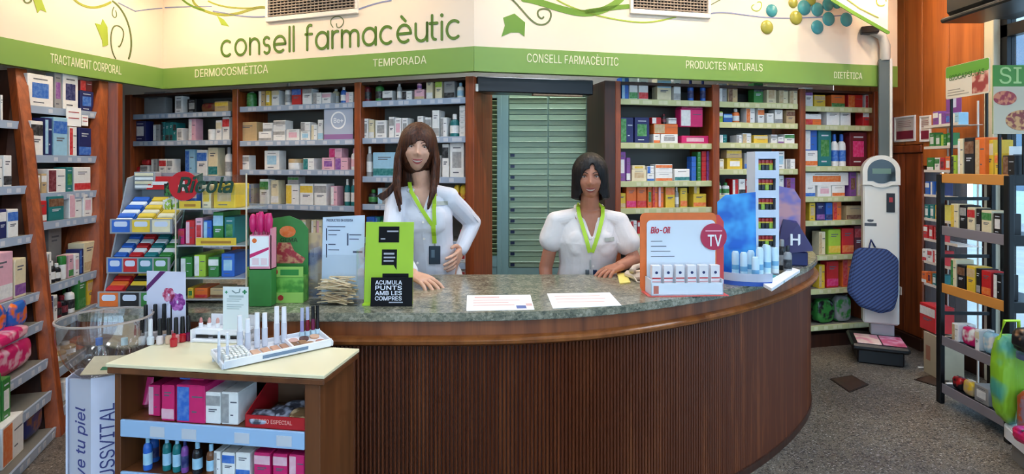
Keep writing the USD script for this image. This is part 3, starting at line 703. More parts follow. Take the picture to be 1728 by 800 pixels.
# ---------------------------------------------------------------- doorway with the drawer cabinet behind
GREEN_D = mat('drawer_green', (166, 190, 160), .38, var=.03, scale=3)
GREEN_L = mat('louvre_green', (150, 168, 118), .45)
GREEN_F = mat('frame_green', (146, 180, 176), .4)
dj = struct('door_1', [T(bx(-.085, .0, -.02, .33, 0, 2.055, .004), SR.loc(SR.s_of(1037), .0, 0), SR.deg)], WOOD_DARK)
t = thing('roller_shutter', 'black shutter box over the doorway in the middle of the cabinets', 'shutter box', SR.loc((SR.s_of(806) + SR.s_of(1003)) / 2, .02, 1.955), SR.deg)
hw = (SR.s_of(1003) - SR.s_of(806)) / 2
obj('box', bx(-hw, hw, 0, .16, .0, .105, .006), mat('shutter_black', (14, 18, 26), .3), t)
obj('bottom_bar', bx(-.02, hw * .82, .01, .05, -.014, .0, .003), mat('bar_tan', (170, 140, 110), .5), t)  # pale tan strip stands in for a warm light reflection under the box
obj('end_clip', bx(-hw - .012, -hw + .006, -.012, .02, .0, .05), WHITE_PAINT, t)
Yd = 4.75
XX = lambda px, Y=Yd: (px - CX) / FPX * Y
ZZ = lambda py, Y=Yd: H - (py - HY) / FPX * Y
t = thing('drawer_cabinet', 'tall pale green medicine drawer cabinet seen through the doorway', 'drawer cabinet', (XX(858), Yd, 0))
cols = [0, XX(925) - XX(858), XX(990) - XX(858), XX(990) - XX(858) + .32]
obj('carcass', [bx(-.06, cols[-1], .0, .5, 0, ZZ(452)), bx(-.06, cols[-1], .02, .5, ZZ(452), 2.07), bx(-.06, .0, -.02, .02, 0, 2.07, .004)], GREEN_F, t)
rows = 16; zt, zb = ZZ(157), ZZ(452); rh = (zt - zb) / rows
for c in range(3):
    for r in range(rows):
        z1 = zt - r * rh; x0, x1 = cols[c] + .004, cols[c + 1] - .004
        d = obj('drawer', [bx(x0, x1, .0, .02, z1 - rh + .004, z1, .003), bx(x0 + .004, x1 - .004, -.016, .001, z1 - rh * .52, z1 - rh * .40, .004)], GREEN_D, t)
        if c == 0 and r > 4:
            obj('label_holder', bx(x0 + .012, x0 + .045, -.006, .001, z1 - rh + .014, z1 - rh * .58), mat('ticket_navy', (30, 44, 84), .4), d)
Yl = 4.62
t = thing('louvred_door', 'green louvred cupboard door in the doorway, left of the drawer cabinet', 'louvred door', (XX(800, Yl), Yl, 0))
wd = XX(846, Yl) - XX(800, Yl)
obj('frame', [bx(0, .03, 0, .04, 0, 2.06, .003), bx(wd - .035, wd, 0, .04, 0, 2.06, .003), bx(.03, wd - .035, 0, .04, 1.98, 2.06), bx(.03, wd - .035, 0, .04, ZZ(450, Yl), ZZ(432, Yl)), bx(.03, wd - .035, .01, .03, 0, ZZ(450, Yl))], GREEN_F, t)
sl = []
z = ZZ(432, Yl) + .01
while z < 1.97:
    sl.append(T(bx(.028, wd - .033, -.022, .022, -.004, .004), (0, .02, z), rx=-38)); z += .036
obj('slats', sl, GREEN_L, t, kind='stuff')
obj('backing', bx(.03, wd - .035, .042, .05, ZZ(450, Yl), 2.0), mat('louvre_back', (60, 74, 52), .7), t)

# ---------------------------------------------------------------- the curved counter
from scipy.interpolate import CubicSpline
CZ = 0.90
cp = np.array([(-1.62, 2.21), (-1.2, 2.21), (-.672, 2.212), (-.135, 2.215), (.305, 2.285), (.551, 2.385), (.834, 2.545), (1.179, 2.80), (1.528, 3.14), (1.835, 3.56), (1.95, 3.86), (1.96, 4.06)])
sp_ = CubicSpline(np.r_[0, np.cumsum(np.linalg.norm(np.diff(cp, axis=0), axis=1))], cp)
ss = np.linspace(0, sp_.x[-1], 90)
front = sp_(ss); tang = sp_(ss, 1); tang /= np.linalg.norm(tang, axis=1)[:, None]; inn = np.c_[-tang[:, 1], tang[:, 0]]
backline = [(1.32, 4.05), (1.24, 3.7), (1.05, 3.35), (.8, 3.1), (.55, 3.0), (-1.62, 3.0)]
def offs(d): return front + inn * d
counter = thing('service_counter', 'curved wooden shop counter with reeded front and speckled granite top', 'counter', (0, 0, 0))
top = Polygon([*front, *backline]).buffer(0)
def slab(d, z0, z1): return flat(Polygon([*offs(d), *backline]).buffer(0), z0, z1)
obj('granite_top', [slab(.004, CZ - .032, CZ - .006), flat(Polygon([*offs(.0), *backline]).buffer(0), CZ - .028, CZ - .008), slab(.006, CZ - .006, CZ)], GRANITE, counter)
def sweep(profile):
    """profile: (offset inwards, z) closed loop, swept along the counter's front."""
    n, k = len(ss), len(profile)
    v = np.vstack([np.c_[offs(d), np.full(n, z)] for d, z in profile]); f = []
    for a in range(k):
        b = (a + 1) % k
        for i in range(n - 1): f += [(a*n+i, a*n+i+1, b*n+i+1), (a*n+i, b*n+i+1, b*n+i)]
    return trimesh.Trimesh(v, f, process=False)
obj('frieze', sweep([(.02, CZ - .033), (.02, CZ - .088), (.06, CZ - .088), (.06, CZ - .033)]), WOOD_COUNTER, counter)
obj('moulding', sweep([(.018, CZ - .088), (.0, CZ - .094), (-.008, CZ - .104), (-.004, CZ - .116), (.014, CZ - .124), (.03, CZ - .132), (.06, CZ - .132), (.06, CZ - .088)]), wood('wood_moulding', (112, 60, 28), (160, 96, 48), (9, 9, .5), rough=.25), counter, smooth=40)
obj('carcass', sweep([(.05, .0), (.05, CZ - .13), (.09, CZ - .13), (.09, 0)]), WOOD_DARK, counter)
obj('kick_board', sweep([(.03, .0), (.03, .035), (.05, .035), (.05, 0)]), WOOD_DARK, counter)
tot = ss[-1]; reeds = []
nre = int(tot / .0155)
for i in range(nre):
    s = (i + .5) * tot / nre; p = sp_(s); q = sp_(s, 1); q /= np.linalg.norm(q); nn = np.array([-q[1], q[0]])
    hw_ = .0066; prof = [(-hw_, .052), (-hw_ * .75, .041), (0, .036), (hw_ * .75, .041), (hw_, .052)]
    pts = [p + a * q + d * nn for a, d in prof]
    v = np.array([(*x, z) for z in (.035, CZ - .131) for x in pts]); f = []
    for j in range(4): f += [(j, j + 1, j + 6), (j, j + 6, j + 5)]
    reeds.append(trimesh.Trimesh(v, f, process=False))
obj('reeding', reeds, WOOD_REED, counter, smooth=35, kind='stuff')
obj('back_board', flat(Polygon([(-1.62, 2.99), (.55, 2.99), (.8, 3.09), (1.05, 3.34), (1.24, 3.7), (1.32, 4.05), (1.30, 4.05), (1.21, 3.7), (1.03, 3.36), (.79, 3.11), (.55, 3.01), (-1.62, 3.01)]).buffer(0), 0.0, CZ - .033), WOOD_DARK, counter)
obj('end_board', bx(-1.62, -1.595, 2.27, 2.99, 0, CZ - .033), WOOD_COUNTER, counter)

def on_counter(px, py, z=CZ): Y = (H - z) / ((py - HY) / FPX); return P(px, py, Y)
K = 1.0

# papers lying on the granite
def lying(name, label, cat_, quad, m, lines=None, z=CZ + .0012, th=.0012):
    q = [on_counter(*p)[:2] for p in quad]; c = np.mean(q, 0)
    t = thing(name, label, cat_, (*c, CZ + .0002))
    pts = [np.array(p) - c for p in q]
    obj('sheet', flat(Polygon(pts), 0, th), m, t)
    if lines:
        a, b, d = pts[0], pts[1], pts[3]
        for (u0, v0, u1, v1, lm) in lines:
            obj('printed_patch', flat(Polygon([a + (b - a) * u + (d - a) * v for u, v in ((u0, v0), (u1, v0), (u1, v1), (u0, v1))]), th, th + .0005), lm, t)
INK_RED, INK_BLUE = mat('ink_faded_red', (224, 186, 184), .5), mat('ink_faded_blue', (90, 110, 170), .5)
ln = [(.12, .12, .5, .2, INK_RED), (.1, .34, .8, .38, INK_RED), (.1, .5, .62, .54, INK_RED), (.1, .66, .7, .70, INK_RED), (.72, .72, .86, .9, INK_BLUE), (.87, .6, .96, .74, INK_RED)]
lying('leaflet', 'white printed leaflet on the granite, nearer the tall woman', 'leaflet', [(788, 499), (895, 498), (902, 523), (787, 525)], PAPER, ln)
lying('leaflet', 'white printed leaflet on the granite, in front of the short-haired woman', 'leaflet', [(923, 496), (1029, 494), (1049, 516), (933, 521)], PAPER, [(.1, .2, .8, .24, INK_RED), (.1, .4, .85, .44, INK_RED), (.1, .6, .8, .64, INK_RED)])
lying('sticky_note', 'small yellow note on the counter by the hand of the short-haired woman', 'note', [(1041, 463), (1056, 462), (1064, 478), (1046, 480)], mat('note_yellow', (232, 220, 120), .6), None, th=.006)
lying('leaflet', 'folded white papers on the curved counter edge before the white tubes', 'papers', [(1288, 484), (1336, 456), (1350, 460), (1302, 492)], PAPER, None, th=.014)
# phone handset on the inner edge
p = on_counter(1080, 472)
t = thing('desk_phone', 'cream desk telephone with handset, beside the orange framed display', 'telephone', (p[0], p[1], CZ), 15)
PH = mat('phone_cream', (206, 190, 172), .45)
obj('base', bx(-.05, .07, -.05, .08, 0, .035, .012), PH, t); obj('handset', tube([(-.05, -.02, .045), (-.03, 0, .062), (.02, .02, .066), (.06, .03, .05)], [.018, .012, .012, .018], 12), PH, t, smooth=True)
obj('cord', tube([(-.05, -.04, .02), (-.06, -.09, .008), (.0, -.11, .008), (.05, -.08, .006)], .004), PH, t, smooth=True)

# ---------------------------------------------------------------- display of gum and sweets, far left of the counter
GREYP = mat('grey_plastic', (150, 152, 156), .35)
X0, X1, Y0 = -1.605, -1.352, 2.30
W = X1 - X0
gum = thing('display_stand', 'three-tier grey countertop display stand of gum and sweets', 'display stand', ((X0 + X1) / 2, Y0, CZ), 0)
hw = W / 2
obj('side_panel', [T(ext(Polygon([(0, 0), (.27, 0), (.27, .52), (.17, .50), (0.02, .03)]), .006), (0, 0, 0), rz=90).apply_translation((-hw, 0, 0))], GREYP, gum)
obj('side_panel', [T(ext(Polygon([(0, 0), (.27, 0), (.27, .52), (.17, .50), (0.02, .03)]), .006), (0, 0, 0), rz=90).apply_translation((hw + .006, 0, 0))], mat('side_green', (60, 92, 80), .45), gum)
obj('back_board', bx(-hw, hw, .262, .27, .0, .52), GREYP, gum)
obj('foot', bx(-hw - .01, hw + .01, -.005, .27, 0, .012, .004), GREYP, gum)
tiers = [(.02, .00, .055), (.145, .05, .055), (.30, .07, .05)]
A = 33
cols_t = [[('r', 'red', 'o'), ('k', 'black', 'y'), ('n', 'green', 'w')], [('b', 'blue', 'w'), ('r', 'red', 'w'), ('t', 'teal', 'w'), ('n', 'green', 'w')], [('b', 'blue', 'w'), ('y', 'yellow', 'w'), ('c', 'cream', 'y')]]
lab_t = ['bottom', 'middle', 'top']
for k, (z, y, lip) in enumerate(tiers):
    obj('tier', [T(bx(-hw + .004, hw - .004, 0, .19, -.005, .0), (0, y, z), rx=A), bx(-hw + .002, hw - .002, y - .008, y, z - .02, z + lip - .012)], GREYP, gum)
    n = len(cols_t[k])
    cw = (W - .012) / n
    for i, (c, nm, ac) in enumerate(cols_t[k]):
        xc = -hw + .006 + cw * (i + .5)
        tl_ = obj('tier_label', bx(xc - cw * .44, xc + cw * .44, y - .0095, y - .0075, z - .014, z + lip - .016), cmat(c if k else {'r': 'o', 'k': 'k', 'n': 'n'}[c]), gum)
        obj('label_pill', T(ext(rrect(cw * .66, lip * .42, lip * .16, xc, z + lip * .36), .001), (0, y - .0093, 0)), mat('pill_ice', (206, 214, 232), .4), tl_)
        g = thing('gum_box', f"{nm} box of gum packets, {ORD[i]} from left on the {lab_t[k]} tier, sweets stand", 'gum box', ((X0 + X1) / 2 + xc, Y0 + y + .004, CZ + z + .004), 0, f'gum boxes on the {lab_t[k]} tier')
        b = cw * .46
        obj('box', [T(bx(-b, b, .0, .175, 0, .003), rx=A), T(bx(-b, b, 0, .003, 0, .022), rx=A), T(bx(-b, -b + .002, 0, .175, 0, .018), rx=A), T(bx(b - .002, b, 0, .175, 0, .018), rx=A)], cmat(c), g)
        npk = 6 if (k, i) != (2, 2) else 3
        for q in range(npk):
            obj('gum_pack', T(bx(-b + .004, b - .004, .006 + q * .028, .03 + q * .028, .004, .026 + .003 * (q % 2), .003), rx=A), cmat(c if q % 2 else ac) if c != 'y' else cmat('y' if q % 2 else 'c'), g)
rb = thing('gum_box', 'open red gum box standing on top of the sweets stand', 'gum box', ((X0 + X1) / 2 - .005, Y0 + .20, CZ + .45), 0)
obj('box', hull([(-.06, 0, 0), (.06, 0, 0), (.06, .055, 0), (-.06, .055, 0), (-.045, .012, .055), (.045, .012, .055), (.045, .055, .055), (-.045, .055, .055)]), cmat('r', True), rb)
obj('print', bx(-.04, .03, .002, .004, .02, .034), cmat('w'), rb)
gb = thing('gum_box', 'tall grey white box of chewing sweets at the upper left of the sweets stand', 'gum box', (X0 + .05, Y0 + .205, CZ + .45), 0)
obj('box', bx(-.045, .045, 0, .05, 0, .075, .003), cmat('g'), gb)
for q in range(4): obj('sweet_pack', bx(-.038, .038, -.004, .003, .006 + q * .017, .018 + q * .017, .002), cmat('c' if q % 2 else 'w'), gb)
# two stick packs hanging at its right side
for i, (px, py, c, c2, lab) in enumerate(((292, 318, 'n', 'k', 'green black sweet packs clipped beside the sweets stand'), (290, 345, 'L', 'w', 'lime white sweet packs clipped beside the sweets stand, lower cluster'))):
    p = P(px, py, 2.46)
    t = thing('sweet_pack', lab, 'sweets', (p[0], p[1], p[2] - .03), 0)
    for q in range(4): obj('packet', T(bx(-.02, .02, -.012 + .006 * q, -.009 + .006 * q, 0, .05 + .004 * q, .002), (.008 * (q - 1.5), 0, 0), rz=8 * (q - 1.5)), printed(f'sweetpk_{c}{q % 2}', COL[c][1], COL[c2][1], 60, .46, .54), t)
    obj('clip', tube([(0, .02, .06), (0, .08, .05), (0, .14, .04)], .003), ACRYLIC, t)
p = on_counter(296, 480)
place(Frame((-1.335, 2.62), (1, 0)), 'beside sweets stand', 'floor of counter', CZ, '282-292 404 Brk; 293-304 412 BrL; 305-312 420 Bdw', w=0, depth=.03, group='small packs between the two sweets stands')

# ---------------------------------------------------------------- clear cough-drop display
RX0, RX1, RY = -1.340, -1.055, 2.36
ric = thing('acrylic_display', 'clear acrylic four-shelf display with red disc and dark lettering on top', 'display stand', ((RX0 + RX1) / 2, RY, CZ))
hw = (RX1 - RX0) / 2
obj('side_wall', bx(-hw, -hw + .004, 0, .2, 0, .46), ACRYLIC, ric); obj('side_wall', bx(hw - .004, hw, 0, .2, 0, .46), ACRYLIC, ric)
for q_ in (bx(hw - .005, hw + .001, -.004, 0, 0, .52, .001), bx(-hw - .001, -hw + .004, -.004, 0, 0, .46, .001)): obj('edge_strip', q_, mat('acrylic_edge', (222, 206, 180), .2), ric)
RZ = [.02, .105, .235, .382]
for z in RZ: obj('shelf', [bx(-hw + .004, hw - .004, 0, .2, z - .006, z - .002), ], mat('acrylic_shelf', (190, 196, 200), .15), ric)
obj('red_disc', T(ext(Point(-hw + .035, .47).buffer(.058, 24), .004), (0, -.002, 0)), mat('disc_red', (200, 28, 40), .35), ric)
obj('disc_cross', [bx(-hw + .030, -hw + .040, -.0075, -.006, .45, .49), bx(-hw + .015, -hw + .055, -.0075, -.006, .465, .475)], mat('cross_pink', (236, 200, 196), .4), ric)
def script(s, W_, Hh, m, t, x, y, z, name='lettering', slant=.25):
    q = text(s, W_, Hh, .003, True); v = np.array(q.vertices); v[:, 0] += slant * v[:, 2]; q = trimesh.Trimesh(v + (x, y, z), q.faces, process=False)
    obj(name, q, m, t)
obj('sign_bar', bx(-hw + .06, hw, -.002, .0, .435, .515), ACRYLIC, ric)
script('Ricola', .215, .06, mat('dark_green_ink', (18, 62, 44), .4), ric, -.022, -.008, .445)
FR = Frame((RX0, RY), (1, 0))
dz = lambda k: CZ + RZ[k] - .002
place(FR, 'clear sweets display', 'top shelf', dz(3), '304-317 322 Bbw; 319-332 322 Bbw; 340-356 312 Bcy; 360-397 310 Bye', w=.02, depth=.12)
place(FR, 'clear sweets display', 'second shelf', dz(2), '300-311 386 Bmr; 313-328 372 Brp; 329-342 368 Bpr; 343-357 372 Bbl; 359-377 358 Bnl; 378-396 366 Btn', w=.03, depth=.13)
place(FR, 'clear sweets display', 'third shelf', dz(1), '304-324 434 Bnw; 327-347 430 BLw; 351-369 434 Bnw; 373-396 428 Bbl', w=.02, depth=.14)
place(FR, 'clear sweets display', 'bottom shelf', dz(0), '316-326 486 Byn; 328-350 486 Bor; 354-382 486 Bea; 384-398 488 Bgw', w=.02, depth=.08)
for k, (px0, px1, z) in enumerate(((302, 338, RZ[3]), (330, 398, RZ[2]))):
    s0, s1 = FR.s_of(px0, 0), FR.s_of(px1, 0)
    obj('yellow_front', bx(s0 - hw, s1 - hw, .002, .005, z - .002, z + .028), cmat('y'), ric)
    obj('front_print', bx(s0 - hw + .02, s1 - hw - .02, .0012, .0022, z + .006, z + .016), mat('print_amber', (170, 120, 40), .5), ric)

# ---------------------------------------------------------------- green card display with the pink brushes cup
GY = 2.38
gx = lambda px, Y=GY: (px - CX) / FPX * Y
x0, x1 = gx(418), gx(512)
gd = thing('card_display', 'green card counter display with printed fruit, behind the pink cup', 'card display', ((x0 + x1) / 2, GY, CZ))
hw = (x1 - x0) / 2
GC = mat('card_green', (146, 192, 66), .45)
obj('back_card', T(ext(Polygon([(-hw, 0), (hw, 0), (hw, .29), (hw * .75, .325), (hw * .3, .345), (-hw * .3, .335), (-hw, .28)]), .005), (0, .06, 0)), GC, gd)
obj('lower_box', bx(-hw, hw, 0, .055, 0, .105, .002), printed('leafy_green', (66, 140, 46), (120, 186, 76), 26, .4, .6), gd)
obj('front_band', bx(-hw, hw, -.006, .0, .105, .145, .001), mat('band_pale_green', (150, 196, 90), .45), gd)
obj('front_band', bx(-hw * .1, hw, -.004, .0, .0, .042, .001), mat('band_pale_green', (150, 196, 90), .45), gd)
obj('band_patch', bx(hw * .2, hw * .85, -.0075, -.005, .112, .135), mat('patch_green', (40, 130, 50), .5), gd)
FRUIT = mat('print_fruit_red', (178, 48, 40), .45)
for x, y, z, r in ((hw * .0, -.0075, .125, .012), (hw * .2, -.0055, .021, .011)): obj('printed_fruit', T(ext(Point(x, z).buffer(r, 12), .001), (0, y + .001, 0)), FRUIT, gd)
obj('printed_fruit', T(ext(affinity.scale(Point(hw * .25, .28).buffer(.033, 16), 1.0, .72), .001), (0, .0545, 0)), mat('print_orange', (190, 84, 36), .45), gd)
obj('printed_fruit', T(ext(Polygon([(-hw * .2, .15), (hw * .8, .15), (hw * .9, .17), (hw * .5, .20), (hw * .35, .235), (-hw * .1, .235), (-hw * .2, .2)]), .001), (0, .0545, 0)), printed('print_berries', (170, 50, 60), (210, 150, 110), 40, .45, .6), gd)
q = text('GEMA', .07, .016, .001, True); q.apply_translation((hw * .3, .0542, .238)); obj('lettering', q, mat('ink_darkgreen', (40, 70, 30), .5), gd)
cup = thing('brush_cup', 'pink and white carton cup holding bright pink brushes', 'brush holder', (gx(436, 2.30), 2.315, CZ + .145 - .0), 0)
hw2 = .043
UNDER = obj('stand_block', bx(-hw2, hw2, -.0, .055, -.145, .0, .002), GC, cup)
obj('cup', [bx(-hw2, hw2, -.0, .003, 0, .135), bx(-hw2, -hw2 + .003, 0, .055, 0, .135), bx(hw2 - .003, hw2, 0, .055, 0, .16), bx(-hw2, hw2, .052, .055, 0, .16), bx(-hw2, hw2, 0, .055, 0, .003)], mat('cup_pink', (226, 150, 170), .4), cup)
obj('label_panel', bx(-hw2 * .92, hw2 * .8, -.001, .0005, .012, .13), PAPER, cup)
obj('label_swoosh', T(ext(Polygon([(-hw2 * .9, .06), (0, .075), (hw2 * .8, .088), (hw2 * .8, .078), (0, .062), (-hw2 * .9, .045)]), .001), (0, -.0008, 0)), cmat('m'), cup)
obj('label_spot', T(ext(Point(-hw2 * .5, .113).buffer(.009, 10), .001), (0, -.0008, 0)), cmat('o'), cup)
obj('label_squares', [bx(-hw2 * .7, -hw2 * .1, -.0018, -.0008, .018, .045), bx(hw2 * .1, hw2 * .65, -.0018, -.0008, .018, .045)], mat('pale_pink', (236, 208, 214), .5), cup)
for i in range(5):
    x = -.032 + i * .016
    b = thing('brush', f'bright pink brush, {ORD[i]} from left in the pink and white cup', 'brush', (cup.GetAttribute('xformOp:translate').Get()[0] + x, 2.325 + .012 * (i % 2), CZ + .145 + .004), 0, 'pink brushes in the cup')
    obj('handle', tube([(0, 0, 0), (0, .003, .14)], .004, 8), cmat('m', True), b)
    obj('head', T(lathe([(0, .14), (.008, .142), (.013, .165), (.014, .19), (.008, .21 + .006 * (i % 3)), (0, .214)], 12)), cmat('m', True), b, smooth=True)

# ---------------------------------------------------------------- clear box with leaflet and wrapped sticks
AY = 2.33
ax0, ax1 = gx(521, AY), gx(603, AY)
ab = thing('acrylic_box', 'clear acrylic box on the counter holding wooden sticks, white leaflet in front', 'acrylic box', ((ax0 + ax1) / 2, AY, CZ), -4)
hw = (ax1 - ax0) / 2
obj('wall', bx(-hw, hw, 0, .003, 0, .2), ACRYLIC, ab); obj('wall', bx(-hw, hw, .13, .133, 0, .26), ACRYLIC, ab)
obj('wall', bx(-hw, -hw + .003, .003, .13, 0, .22), ACRYLIC, ab); obj('wall', bx(hw - .003, hw, .003, .13, 0, .22), ACRYLIC, ab)
obj('floor_plate', bx(-hw, hw, 0, .133, 0, .003), ACRYLIC, ab)
lf = thing('leaflet', 'pale blue white price leaflet standing in the clear box of sticks', 'leaflet', ((ax0 + ax1) / 2 + .008, AY + .1, CZ + .004), -4)
obj('sheet', T(ext(Polygon([(-hw * .92, 0), (hw * .94, 0), (hw * .99, .345), (-hw * .85, .335)]), .002), (0, 0, 0)), mat('leaflet_blue_white', (206, 222, 240), .5), lf)
IG = mat('ink_slate', (74, 84, 108), .5)
q = text('PRODUCTES EN OFERTA', .11, .010, .001, True); q.apply_translation((-.01, -.0024, .318)); obj('heading', q, IG, lf)
for x, z, w_, h_ in ((-.062, .295, .075, .004), (-.068, .24, .005, .05), (-.058, .28, .05, .004), (-.058, .262, .035, .003), (-.068, .17, .005, .055), (-.058, .222, .03, .004), (-.058, .2, .045, .003), (.02, .22, .006, .05), (.03, .262, .05, .004), (.03, .245, .04, .003), (.045, .19, .04, .008)):
    obj('print_line', bx(x, x + w_, -.003, -.0018, z, z + h_), IG, lf)
ph = thing('picture_card', 'small photo card behind the price leaflet in the clear box', 'card', (gx(521, 2.44), 2.455, CZ + .003), 0)
obj('card', bx(-.012, .05, 0, .002, 0, .27), printed('photo_tan', (60, 70, 120), (200, 170, 130), 9, .42, .52), ph)
rng = random.Random(5)
for i in range(64):
    x, y, z = rng.uniform(-hw * .8, hw * .8), rng.uniform(.016, .088), .008 + .0016 * i * (1 - .3 * rng.random())
    c = ax0 + hw
    g_ = thing('wooden_stick', 'pale wooden stick lying in the heap inside the clear box', 'stick', (c + x * .4, AY + y, CZ + z), 0, 'wooden sticks in the clear box')
    an = rng.uniform(-28, 28); L_ = .1
    obj('stick', T(bx(-L_ / 2, L_ / 2, -.006, .006, -.002, .002, .0015), rz=an * .6 - 4, ry=rng.uniform(-14, 14)), mat(f'stick_{i % 3}', ((232, 202, 158), (216, 184, 138), (240, 216, 176))[i % 3], .6), g_)

# ---------------------------------------------------------------- lime board with black card
LY = 2.36
lx0, lx1 = gx(614, LY), gx(696, LY)
lb = thing('lime_board', 'lime green display board with black speech-bubble prints, on the counter', 'display board', ((lx0 + lx1) / 2, LY, CZ), 0)
hw = (lx1 - lx0) / 2
TILT = -6
def lean(m): return T(m, rx=TILT)
zh = .325
obj('board', lean(bx(-hw, hw, 0, .006, 0, zh, .001)), LIME, lb)
obj('stand_leg', hull([(-.03, .030, .2), (.03, .030, .2), (-.03, .11, 0), (.03, .11, 0), (-.03, .1, 0), (.03, .1, 0)]), LIME, lb)
obj('foot', bx(-hw, hw, -.03, .012, 0, .006), LIME, lb)
BK = mat('card_ink_black', (14, 15, 20), .7, spec=.2)
def bk(shape, y=-.0012): return lean(T(ext(shape, .0012), (0, 0, 0)))
obj('printed_card', bk(sbox(-hw * .45, zh - .082, hw * .40, zh - .018)), BK, lb)
obj('print_bubble', bk(Polygon([(-hw * .3, zh - .11), (hw * .32, zh - .11), (hw * .32, zh - .192), (hw * .2, zh - .172), (-hw * .3, zh - .172)])), BK, lb)
obj('print_bubble', bk(unary_union([sbox(-hw * .26, zh - .222, hw * .82, zh - .205), sbox(hw * .2, zh - .245, hw * .82, zh - .205)])), BK, lb)
LG = mat('card_ink_grey', (176, 178, 190), .5)
for x, z, w_, h_ in ((-hw * .1, zh - .040, .045, .006), (-hw * .36, zh - .07, .018, .005), (-hw * .22, zh - .13, .042, .007), (-hw * .22, zh - .145, .046, .007), (-hw * .22, zh - .158, .04, .006), (hw * .28, zh - .238, .046, .008)):
    obj('print_line', lean(bx(x, x + w_, -.0022, -.001, z, z + h_)), LG, lb)
bc = thing('black_card', 'black card with white capitals leaning on the lime board', 'card', (gx(660, 2.315), 2.318, CZ), 0)
obj('card', lean(bx(-.082, .082, 0, .003, 0, .112, .001)), BK, bc)
for i, s in enumerate(('ACUMULA', 'PUNTS', 'AMB LES', 'COMPRES')):
    q = text(s, .105, .0155, .001, True, center=True); q.apply_translation((-.012, -.0002, .085 - i * .0205)); obj('lettering', lean(q), mat('card_ink_white', (226, 228, 240), .5), bc)
obj('small_line', lean(bx(-.01, .045, -.001, .0003, .014, .018)), LG, bc)

# ---------------------------------------------------------------- orange framed skin-oil display
p0, p1 = on_counter(1098, 500), on_counter(1222, 500)
BY = p0[1]
bo = thing('oil_display', 'orange framed white card display with round pink sticker on the counter', 'card display', ((p0[0] + p1[0]) / 2, BY, CZ), 3)
hw = (p1[0] - p0[0]) / 2
OR = mat('card_orange', (214, 70, 30), .4)
bh = .325
obj('back_card', T(ext(rrect(2 * hw + .03, bh + .02, .025, -.006, (bh + .02) / 2), .004), (0, .10, 0)), OR, bo)
obj('front_card', T(ext(rrect(2 * hw - .005, bh - .02, .02, .004, (bh - .02) / 2 + .008), .003), (0, .093, 0)), mat('card_bluewhite', (222, 230, 240), .45), bo)
obj('tray', [bx(-hw, hw, 0, .004, 0.004, .055), bx(-hw, hw, 0, .09, .004, .008), bx(-hw, -hw + .004, 0, .09, .004, .07), bx(hw - .004, hw, 0, .09, .004, .07)], mat('card_bluewhite', (222, 230, 240), .45), bo)
obj('base_edge', bx(-hw - .015, hw + .02, -.008, .10, 0, .004), mat('base_red', (220, 92, 84), .4), bo)
obj('tray_mark', bx(-hw + .01, -hw + .032, -.0008, .0004, .012, .045), mat('mark_terracotta', (196, 110, 92), .5), bo)
obj('sticker', T(ext(Point(hw - .008, bh - .085).buffer(.058, 28), .004), (0, .088, 0)), mat('sticker_pink', (186, 40, 76), .3), bo)
q = text('TV', .062, .048, .001, True); q.apply_translation((hw - .004, .0838, bh - .125)); obj('sticker_lettering', q, PAPER, bo)
obj('sticker_line', bx(hw - .045, hw + .03, .0832, .0842, bh - .062, bh - .055), mat('sticker_line_pink', (230, 150, 170), .4), bo)
script('Bio-Oil', .085, .026, mat('ink_crimson', (196, 40, 66), .5), bo, -hw + .066, .0895, bh - .068, slant=.15)
for i in range(4): obj('text_line', bx(-hw + .025, -hw + .075 + .018 * i, .0888, .0898, bh - .105 - i * .022, bh - .102 - i * .022), INK, bo)
for i in range(6):
    x = -hw + .028 + i * (2 * hw - .05) / 5.1
    b = thing('oil_carton', f'small white oil carton with red line, {ORD[i]} from left in the orange display', 'carton', ((p0[0] + p1[0]) / 2 + x * math.cos(math.radians(3)), BY + .02 + x * math.sin(math.radians(3)), CZ + .0085), 3, 'oil cartons in the orange display')
    obj('body', bx(-.019, .019, 0, .03, 0, .118, .001), mat('oil_white', (232, 226, 228), .4), b)
    obj('red_line', bx(-.018, .018, -.0008, .0004, .062, .067), cmat('r'), b); obj('emblem', T(ext(Point(0, .088).buffer(.006, 8), .0008)), cmat('v'), b)
    obj('red_base', bx(-.018, .018, -.0008, .0004, .048, .052), mat('pale_red', (224, 150, 150), .5), b)
rc = thing('red_cards', 'red folded cards standing behind the orange framed display', 'card', P(1202, 360, 3.02), 0)
rc.GetAttribute('xformOp:translate').Set(Gf.Vec3d(P(1202, 360, 2.66)[0], 2.66, CZ))
obj('card', T(ext(Polygon([(-.045, 0), (.05, 0), (.05, .30), (.03, .33), (-.045, .34)]), .003)), mat('card_salmon', (214, 72, 70), .45), rc)
obj('card_fold', T(bx(-.012, -.008, -.001, .004, .02, .335)), cmat('d'), rc)

